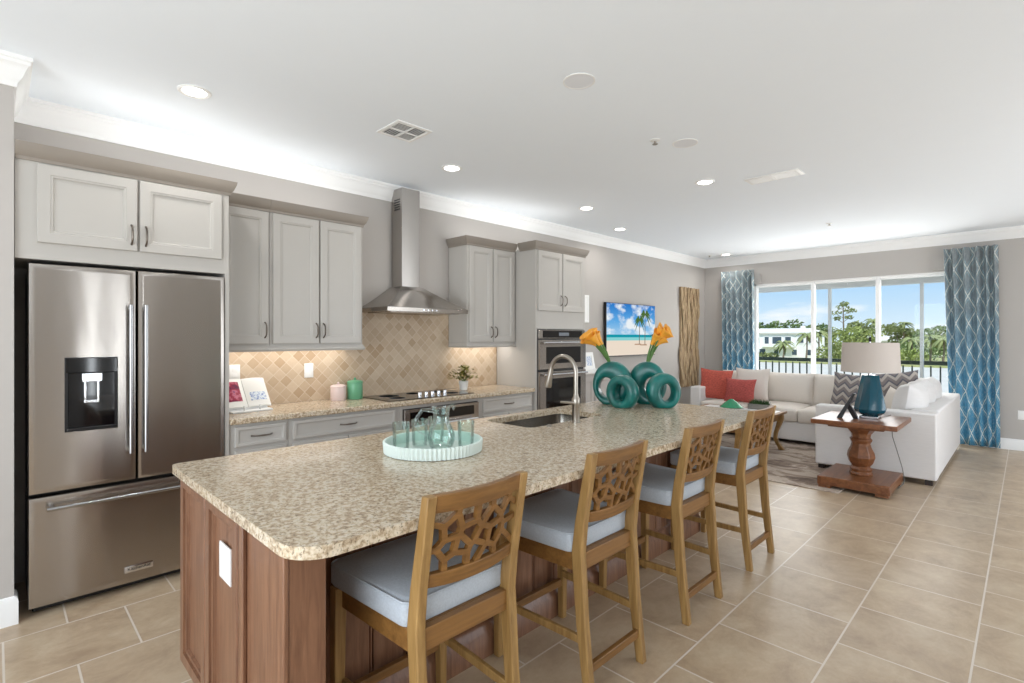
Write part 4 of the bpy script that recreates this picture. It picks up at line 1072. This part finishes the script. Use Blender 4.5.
gd = obj('glass_dish', MB().lathe([(.04, .0), (.145, .006), (.15, .012), (.12, .035), (.075, .075), (.03, .105), (.012, .115), (.012, .10), (.07, .065), (.11, .028), (.13, .012)], (0, 0, 0), 28), 'greenglass'); tag(gd, 'green peaked glass dish on the coffee table', 'dish'); gd.location = (-2.79, 6.92, tz+.0025)
pb = thing('planter_box', 'low grey stone planter with clipped greenery on the coffee table', 'planter', (-2.46, 7.0, tz+.0025))
obj('trough', MB().rings_rect(-.13, .13, -.06, .06, [(0, 0), (0, .07), (.012, .07), (.014, .055)], lambda a, b, h: (a, b, h)), 'stone', pb, local=True)
m = MB(); rr = random.Random(9)
for k in range(260):
    b = Vector((rr.uniform(-.11, .11), rr.uniform(-.045, .045), .055)); tip = b+Vector((rr.uniform(-.02, .02), rr.uniform(-.02, .02), rr.uniform(.05, .085))); s = Vector((rr.uniform(-1, 1), rr.uniform(-1, 1), 0)).normalized()*.006
    m.add([b-s, b+s, tip], [(0, 1, 2)])
obj('greenery', m, 'leaf', pb, local=True, smooth=0)

# ------------------------------------------------------------------ pedestal end table, lamp, sculpture
et = thing('pedestal_table', 'chestnut pedestal table with turned column standing against the sofa arm', 'side table', (-1.14, 5.90, .0105))
obj('table_top', MB().box(-1.475, -.800, 5.52, 6.28, .615, .660), 'tablewood', et, bevel=.008, seg=3)
obj('sub_top', MB().box(-1.36, -.915, 5.64, 6.16, .585, .615), 'tablewood', et, bevel=.006)
obj('column', MB().lathe([(.095, .118), (.10, .13), (.085, .15), (.095, .175), (.075, .20), (.10, .235), (.118, .29), (.112, .33), (.088, .38), (.078, .42), (.092, .445), (.096, .46), (.078, .475), (.085, .51), (.115, .55), (.15, .575), (.155, .586)], (-1.14, 5.90, 0), 8), 'tablewood', et, smooth=20, bevel=.004)
obj('plinth', MB().box(-1.43, -.860, 5.56, 6.24, .035, .118), 'tablewood', et, bevel=.008, seg=2)
for x in (-1.37, -.92):
    for y in (5.62, 6.18): obj('foot', MB().box(x-.05, x+.05, y-.05, y+.05, .0105, .036), 'tablewood', et)
lp = thing('table_lamp', 'teal ceramic lamp with wide beige drum shade on the pedestal table', 'table lamp', (-1.075, 5.95, .6605))
lx, ly = -1.075, 5.95
n = 20; rings = []
for i, (r_, z) in enumerate(((.064, .685), (.098, .700), (.124, .722), (.134, .748), (.126, .80), (.112, .87), (.096, .95), (.083, 1.02), (.073, 1.075))):
    rings.append([(lx+(r_*(1 if j % 2 else .93))*math.cos(2*PI*j/n+.03*i), ly+(r_*(1 if j % 2 else .93))*math.sin(2*PI*j/n+.03*i), z) for j in range(n)])
obj('lamp_base', MB().loops(rings), 'lampteal', lp, smooth=20)
obj('acrylic_foot', MB().box(lx-.075, lx+.075, ly-.075, ly+.075, .6605, .685), 'chrome', lp, bevel=.004)
obj('neck', MB().lathe([(.02, 1.075), (.02, 1.10), (.008, 1.11), (.008, 1.40)], (lx, ly, 0), 14), 'chrome', lp)
sh = MB().lathe([(.240, 1.105), (.228, 1.385), (.2255, 1.385), (.2375, 1.105)], (lx, ly, 0), 40, False); sh.loops([], False, False) if False else None
sho = obj('lamp_shade', sh, 'shade', lp)
spd = MB()
for k in range(3): spd.tube([(lx, ly, 1.372), (lx+.228*math.cos(k*2.09), ly+.228*math.sin(k*2.09), 1.372)], .003, 6)
obj('spider', spd, 'chrome', sho)
obj('finial', MB().lathe([(.008, 1.395), (.014, 1.405), (.010, 1.42), (.014, 1.43), (.002, 1.445)], (lx, ly, 0), 14), 'black', lp)
obj('lamp_cord', MB().tube([(lx+.07, ly+.02, .667), (lx+.11, ly+.33, .666), (lx+.115, ly+.352, .64), (lx+.12, ly+.362, .45), (lx+.16, ly+.365, .30), (lx+.20, ly+.36, .15), (lx+.22, ly+.34, .04), (lx+.215, ly+.31, .006), (lx+.205, ly+.10, .006)], .004, 6), 'stone', lp)
sc = thing('sculpture', 'black abstract two-legged sculpture on the pedestal table left of lamp', 'sculpture', (-1.26, 5.78, .6605))
obj('long_bar', MB().loops([[(-1.29+.115*t-.02*(1-.5*t), 5.74+.05*t, .6605+.24*t), (-1.29+.115*t+.022*(1-.5*t), 5.74+.05*t, .6605+.24*t), (-1.29+.115*t+.022*(1-.5*t), 5.78+.05*t, .6605+.24*t), (-1.29+.115*t-.02*(1-.5*t), 5.78+.05*t, .6605+.24*t)] for t in (0, .5, 1)]), 'black', sc, bevel=.003)
obj('short_bar', MB().loops([[(-1.16-.07*t-.022, 5.79-.01*t, .6605+.14*t), (-1.16-.07*t+.02, 5.79-.01*t, .6605+.14*t), (-1.16-.07*t+.02, 5.83-.01*t, .6605+.14*t), (-1.16-.07*t-.022, 5.83-.01*t, .6605+.14*t)] for t in (0, .5, 1)]), 'black', sc, bevel=.003)

# ------------------------------------------------------------------ ceiling fittings
DL = [('recessed ceiling light above the refrigerator end of the kitchen', -3.36, .80), ('recessed ceiling light in front of the range hood chimney', -3.375, 2.67), ('recessed ceiling light out from the oven tower', -3.39, 4.535), ('recessed ceiling light nearest the wall above the television side', -3.74, 5.72), ('recessed ceiling light out in the middle of the ceiling', -2.063, 4.528), ('recessed ceiling light in the far corner by the curtain', -3.62, 8.75)]
d0 = None
for lb, x, y in DL:
    if d0 is None:
        d0 = thing('downlight', lb, 'ceiling light', (0, 0, 0), group='recessed ceiling lights')
        obj('trim_ring', MB().lathe([(.085, ZC), (.085, ZC-.004), (.078, ZC-.009), (.062, ZC-.005), (.060, ZC-.002)], (0, 0, -ZC), 28), 'white', d0, local=True)
        obj('lens', MB().lathe([(.060, -.001), (.060, -.004), (.03, -.006)], (0, 0, 0), 24), 'bulb', d0, local=True)
        d0.location = (x, y, ZC); o = d0
    else: o = dup(d0, (x, y, ZC), lb)
    light('downlight_lamp', 'AREA', (x, y, ZC-.012), 3.2, (0, 0, 0), (1, .97, .93), shape='DISK', size=.11, spread=math.radians(150))
# lamps of the strips above and below the wall cabinets
def strip_light(nm, x, y0, y1, z, up, e):
    light(nm, 'AREA', (x, (y0+y1)/2, z), e, (PI, 0, 0) if up else (0, 0, 0), (1, .965, .92) if not up else (1, .98, .95), shape='RECTANGLE', size=.05 if up else .20, size_y=y1-y0, spread=math.radians(170))
for y0, y1 in ((1.08, 2.12), (3.29, 3.92)): strip_light('under_cabinet_lamp', -4.05, y0, y1, 1.361, False, 2.3*(y1-y0))
for x, y0, y1 in ((-3.86, .10, 1.03), (-4.02, 1.08, 2.10), (-4.02, 3.30, 3.92), (-3.92, 3.97, 4.50)): strip_light('cabinet_top_lamp', x, y0, y1, 2.375, True, 1.6*(y1-y0))

vt = thing('ceiling_vent', 'square white ceiling air vent with louvres above the cooktop aisle', 'ceiling vent', (-3.0, 1.97, ZC))
vx0, vx1, vy0, vy1 = -3.135, -2.865, 1.83, 2.10
def PZ(z): return lambda a, b, h: (a, b, z-h)
obj('frame', MB().rings_rect(vx0, vx1, vy0, vy1, [(0, 0), (0, .006), (.02, .010), (.026, .002)], PZ(ZC)), 'white', vt)
obj('backing', MB().box(vx0+.026, vx1-.026, vy0+.026, vy1-.026, ZC-.0035, ZC-.003), 'dark', vt)
m = MB(); cx, cy = (vx0+vx1)/2, (vy0+vy1)/2; m.box(cx-.006, cx+.006, vy0+.026, vy1-.026, ZC-.011, ZC-.004).box(vx0+.026, cx-.006, cy-.006, cy+.006, ZC-.011, ZC-.004).box(cx+.006, vx1-.026, cy-.006, cy+.006, ZC-.011, ZC-.004)
for k in range(6):
    t = .004+k*.018
    for (ax0, ay0) in ((vx0+.026, vy0+.026), (cx+.006, cy+.006)): m.box(ax0, ax0+.103, ay0+t, ay0+t+.003, ZC-.007, ZC-.004)
    for (ax0, ay0) in ((cx+.006, vy0+.026), (vx0+.026, cy+.006)): m.box(ax0+t, ax0+t+.003, ay0, ay0+.103, ZC-.007, ZC-.004)
obj('louvre', m, 'white', vt)
vb = thing('ceiling_register', 'long white slotted air register in the ceiling beyond the middle light', 'ceiling vent', (-1.56, 4.80, ZC))
obj('frame', MB().rings_rect(-1.79, -1.35, 4.70, 4.90, [(0, 0), (0, .006), (.025, .011), (.03, .004)], PZ(ZC)), 'white', vb)
m = MB()
for k in range(6): m.box(-1.76, -1.38, 4.735+k*.023, 4.748+k*.023, ZC-.010, ZC-.003)
m.box(-1.575, -1.565, 4.73, 4.87, ZC-.014, ZC-.004)
obj('louvre', m, 'white', vb)
MT['grille'] = plain('speaker_cloth', RGB(230, 232, 236), .8, var=.01)
for lb, x, y in (('flush round ceiling speaker above the near part of the island', -1.736, 2.254), ('flush round ceiling speaker beside the sprinkler head', -1.75, 3.516)):
    o = thing('ceiling_speaker', lb, 'speaker', (x, y, ZC), group='flush ceiling speakers')
    obj('rim', MB().lathe([(.088, 0), (.088, -.004), (.082, -.005), (.080, -.003)], (0, 0, 0), 32), 'white', o, local=True); obj('grille', MB().lathe([(.080, -.001), (.080, -.0035), (.04, -.004)], (0, 0, 0), 32), 'grille', o, local=True)
for lb, x, y in (('ceiling sprinkler head beside the flush round speaker', -1.874, 3.312), ('ceiling sprinkler head in the far left corner', -3.86, 8.65), ('ceiling sprinkler head toward the glass doors', -1.73, 7.25)):
    o = thing('sprinkler_head', lb, 'sprinkler', (x, y, ZC), group='ceiling sprinklers')
    obj('escutcheon', MB().lathe([(.035, 0), (.034, -.004), (.015, -.010)], (0, 0, 0), 20), 'white', o, local=True); obj('deflector', MB().lathe([(.008, -.010), (.008, -.026), (.020, -.028), (.020, -.031)], (0, 0, 0), 14), 'nickel', o, local=True)

# ------------------------------------------------------------------ balcony and the view
struct('balcony_floor', MB().box(-6.0, 2.0, 9.34, 11.6, -.2, -.02), 'stone', smooth=0)
struct('balcony_ceiling', MB().box(-6.0, 2.0, 9.34, 11.5, 2.70, 2.85), 'stucco', smooth=0)
struct('balcony_beam', MB().box(-6.0, 2.0, 11.20, 11.42, 2.37, 2.70), 'stucco', smooth=0)
for lb, x in (('white balcony post nearest the left curtain', -2.68), ('white balcony post seen right of the lamp', -1.293)):
    o = obj('balcony_post', MB().box(x-.024, x+.024, 11.25, 11.32, -.02, 2.37), 'trim'); tag(o, lb, 'post', 'white balcony posts'); recenter(o, (x, 11.28, -.02))
rl = thing('balcony_railing', 'dark metal balcony railing with upright balusters beyond the glass doors', 'railing', (-2.5, 11.36, -.02))
obj('top_rail', MB().box(-5.2, 1.0, 11.35, 11.40, .955, 1.025), 'railing', rl); obj('bottom_rail', MB().box(-5.2, 1.0, 11.36, 11.39, .06, .10), 'railing', rl)
bal = None
for k in range(45):
    x = -5.15+k*.128
    if bal is None: bal = obj('baluster', MB().box(-.011, .011, -.011, .011, .10, .94), 'railing', rl, local=True); o = bal
    else: o = bal.copy(); col.objects.link(o); o.parent = rl
    o.location = (x+2.5, .015, .02)
G = -3.4
def quad_ground(name, d0, d1, z, m_, wdt=400):
    f = Vector((-S2, S2, 0)); r_ = Vector((S2, S2, 0)); struct(name, MB().add([tuple(f*d0-r_*wdt+Vector((0, 0, z))), tuple(f*d0+r_*wdt+Vector((0, 0, z))), tuple(f*d1+r_*wdt+Vector((0, 0, z))), tuple(f*d1-r_*wdt+Vector((0, 0, z)))], [(0, 1, 2, 3)]), m_, smooth=0)
struct('ground_lawn', MB().box(-330, 330, 112, 420, G-.4, G), 'lawn', smooth=0)
struct('lake_water', MB().box(-330, 330, 13, 112, G-.6, G-.35), 'water', smooth=0)

def house(label, px, d, w_, dep, h, name='house', windows=None):
    x, y = at(px, d); r = thing(name, label, 'house', (x, y, G), math.atan2(-x, y)+0)
    r.rotation_euler = (0, 0, math.atan2(y, x)-PI/2)
    obj('walls', MB().box(-w_/2, w_/2, 0, dep, 0, h), 'stucco', r, local=True, smooth=0)
    obj('roof', MB().loops([[(-w_/2-.5, -.5, h), (w_/2+.5, -.5, h), (w_/2+.5, dep+.5, h), (-w_/2-.5, dep+.5, h)], [(-w_/2-.5, -.5, h+.25), (w_/2+.5, -.5, h+.25), (w_/2+.5, dep+.5, h+.25), (-w_/2-.5, dep+.5, h+.25)], [(-w_/2+2.6, dep*.45, h+1.3), (w_/2-2.6, dep*.45, h+1.3), (w_/2-2.6, dep*.55, h+1.3), (-w_/2+2.6, dep*.55, h+1.3)]]), 'rooftile', r, local=True, smooth=0)
    for (a, b, z0, z1) in windows or []:
        wn_ = obj('window', MB().rings_rect(a, b, z0, z1, [(0, 0), (0, .12), (.12, .12), (.14, .06)], lambda p, q_, k: (p, -k, q_)), 'trim', r, local=True, smooth=0)
        obj('glass', MB().box(a+.13, b-.13, -.10, -.065, z0+.13, z1-.13), 'houseglass', wn_, local=True)
    return r
h1 = house('white two-storey house across the water seen through left glass door', 785, 118, 15.5, 9, 5.6, 'house',
      [(-6.6, -5.2, 3.3, 4.9), (-4.3, -3.2, 3.0, 5.0), (-2.7, -.6, 3.0, 5.0), (-.1, 1.3, 3.0, 5.0), (2.5, 3.8, 3.4, 4.8), (4.6, 5.9, 3.4, 4.8), (-5.4, -3.9, .2, 2.2), (-2.4, -1.2, .6, 2.1), (1.3, 2.5, .6, 2.1), (4.2, 5.4, .6, 2.1)])
obj('balcony', MB().box(-4.6, 2.0, -1.4, 0, 2.55, 2.8).box(-4.6, 2.0, -1.4, -1.3, 2.8, 3.3), 'stucco', h1, local=True, smooth=0)
obj('chimney', MB().box(3.2, 4.2, 4, 5, 5.8, 7.4), 'stucco', h1, local=True, smooth=0)
house('pale low house behind the trees, seen beside the lamp finial', 872, 152, 13, 8, 3.6, 'house', [(-4, -2.4, 1.0, 2.6), (-1, 1, .2, 2.6), (2.6, 4.2, 1.0, 2.6)])

def crown_mb(blobs, n, size, seed):
    rr = random.Random(seed); mb = MB()
    for (cx, cy, cz, rx, rz) in blobs:
        for k in range(n):
            v = Vector((rr.gauss(0, 1), rr.gauss(0, 1), rr.gauss(0, 1))).normalized()*(rr.uniform(.55, 1.0))
            c = Vector((cx+v.x*rx, cy+v.y*rx, cz+v.z*rz)); a = Vector((rr.gauss(0, 1), rr.gauss(0, 1), rr.gauss(0, 1))).normalized(); b = a.orthogonal().normalized()
            s = size*rr.uniform(.6, 1.3); c2 = a.cross(b)*s*.6; b = b*s
            mb.add([c-b, c+c2, c+b, c-c2], [(0, 1, 2, 3)])
    return mb
def tree(label, px, d, h, wd, m_, seed, name='tree', trunk=.3, group='trees across the water'):
    x, y = at(px, d); rr = random.Random(seed); r = thing(name, label, 'tree', (x, y, G), group=group)
    blobs = []
    for k in range(9): 
        a = rr.uniform(0, 6.28); q_ = rr.uniform(.1, .36)*wd; zz = rr.uniform(trunk+.12, .86)*h; blobs.append((q_*math.cos(a), q_*math.sin(a), zz, wd*.26, h*.16))
    obj('crown', crown_mb(blobs, 130, .42*h/9, seed), m_, r, local=True, smooth=0)
    obj('trunk', MB().tube([(0, 0, 0), (.1, 0, h*.3), (0, .1, h*.7)], [.04*h*.6, .03*h*.6, .012*h], 8), 'bark', r, local=True)
    return r
def palm(label, px, d, h, seed, m_='leafc', fr_=15, L=2.6):
    x, y = at(px, d); rr = random.Random(seed); r = thing('palm_tree', label, 'palm tree', (x, y, G), group='palms across the water')
    obj('trunk', MB().tube([(0, 0, 0), (.15, .1, h*.5), (.1, .2, h)], [.2, .14, .12], 8), 'bark', r, local=True)
    mb = MB()
    for k in range(fr_):
        a = 2*PI*k/fr_+rr.uniform(-.2, .2); el = rr.uniform(-.1, 1.2); dr = Vector((math.cos(a), math.sin(a), 0)); sd_ = Vector((-math.sin(a), math.cos(a), 0)); l = L*rr.uniform(.85, 1.15); row = []
        for i in range(7):
            t = i/6; p = Vector((.1, .2, h))+dr*l*t*math.cos(el*.6)+Vector((0, 0, l*(math.sin(el)*t-1.0*t*t))); w_ = .34*math.sin(PI*min(1, .12+t*.88))*l/2.6+.02; row.append((p, w_))
        for i in range(6):
            (p0, w0), (p1, w1) = row[i], row[i+1]; dz = Vector((0, 0, -1))
            for s in (-1, 1):
                mb.add([p0, p1, p1+sd_*s*w1+dz*w1*.7, p0+sd_*s*w0+dz*w0*.7], [(0, 1, 2, 3)])
    obj('fronds', mb, m_, r, local=True, smooth=0); return r
def bush(label, px, d, h, wd, m_, seed):
    x, y = at(px, d); o = obj('shrub', crown_mb([(k*wd*.3-wd*.3, 0, h*.5, wd*.36, h*.5) for k in range(3)], 150, .30, seed), m_, smooth=0)
    tag(o, label, 'shrub', 'shrubs on the far bank'); o.location = (x, y, G); o.rotation_euler = (0, 0, math.atan2(y, x)-PI/2); return o
tree('dark leafy tree behind the white house, at its left end', 762, 162, 9.6, 9, 'leafa', 21, trunk=.2)
tree('dark leafy tree behind the middle of the white house', 784, 146, 9.8, 10, 'leafa', 22, trunk=.2)
tree('dense green tree behind the right end of white house', 812, 140, 9.0, 10, 'leafa', 23, trunk=.2)
tree('olive tree in the gap right of the wide door mullion', 824, 128, 7.4, 7, 'leafc', 24, trunk=.2)
x, y = at(843, 104)
pt_ = thing('pine_tree', 'tall bare-trunked pine rising above the other trees', 'tree', (x, y, G), group='trees across the water')
obj('crown', crown_mb([(0, 0, 11.0, 1.5, .7), (1.0, 1.0, 10.1, 1.2, .5), (-1.1, -.8, 9.7, 1.2, .5), (.9, .6, 8.8, .9, .4), (-.8, -.6, 8.6, .8, .4), (.2, .2, 11.5, .8, .5)], 60, .26, 31), 'leafc', pt_, local=True, smooth=0)
mb = MB().tube([(0, 0, 0), (.1, .1, 6), (0, 0, 11.2)], [.22, .16, .08], 8)
for (a, b, c_) in ((1.0, 1.0, 10.0), (-1.1, -.8, 9.6), (.9, .6, 8.7), (-.8, -.6, 8.5)): mb.tube([(0, 0, c_-.9), (a, b, c_)], .05, 5)
obj('trunk', mb, 'bark', pt_, local=True)
tree('broad light-green tree below the tall pine', 858, 98, 7.0, 9, 'leafb', 25, trunk=.1)
tree('dense olive tree left of the second wide door mullion', 866, 132, 9.0, 8, 'leafc', 26, trunk=.15)
tree('pale olive tree between the mullion and the right post', 897, 140, 8.4, 10, 'leafc', 27, trunk=.15)
tree('green tree just left of the right balcony post', 915, 108, 6.6, 9, 'leafa', 28, trunk=.15)
tree('olive tree beside the right curtain edge', 940, 120, 7.6, 9, 'leafc', 29, trunk=.15)
tree('dark green tree partly covered by the right curtain', 955, 124, 7.6, 9, 'leafa', 30, trunk=.15)
for lb, px, d, h, sd_ in (('palm standing before the white house facade', 783, 108, 3.6, 1), ('palm at the right corner of the white house', 806, 103, 5.2, 2), ('palm just right of the wide door mullion', 818, 104, 5.6, 3), ('tall palm above the trees left of second mullion', 872, 144, 9.6, 4), ('palm reaching above trees at the right post', 903, 138, 8.4, 5), ('yellow-green palm left of the right curtain', 930, 98, 4.8, 6), ('yellow-green palm nearest the right curtain', 943, 96, 4.6, 7), ('leafy palm right of the lamp shade', 911, 95, 4.4, 8)):
    palm(lb, px, d, h, sd_)
for lb, px, d, h, wd, m_, sd_ in (('low shrub at the left foot of the white house', 765, 110, 1.6, 4, 'leafc', 41), ('bright shrub left of the lamp shade', 832, 101, 3.2, 5, 'leafb', 42), ('bright shrub right of the lamp shade', 906, 94, 2.8, 5, 'leafb', 43), ('dark shrub under the yellow palms by the right curtain', 936, 106, 3.0, 9, 'leafa', 44)):
    bush(lb, px, d, h, wd, m_, sd_)
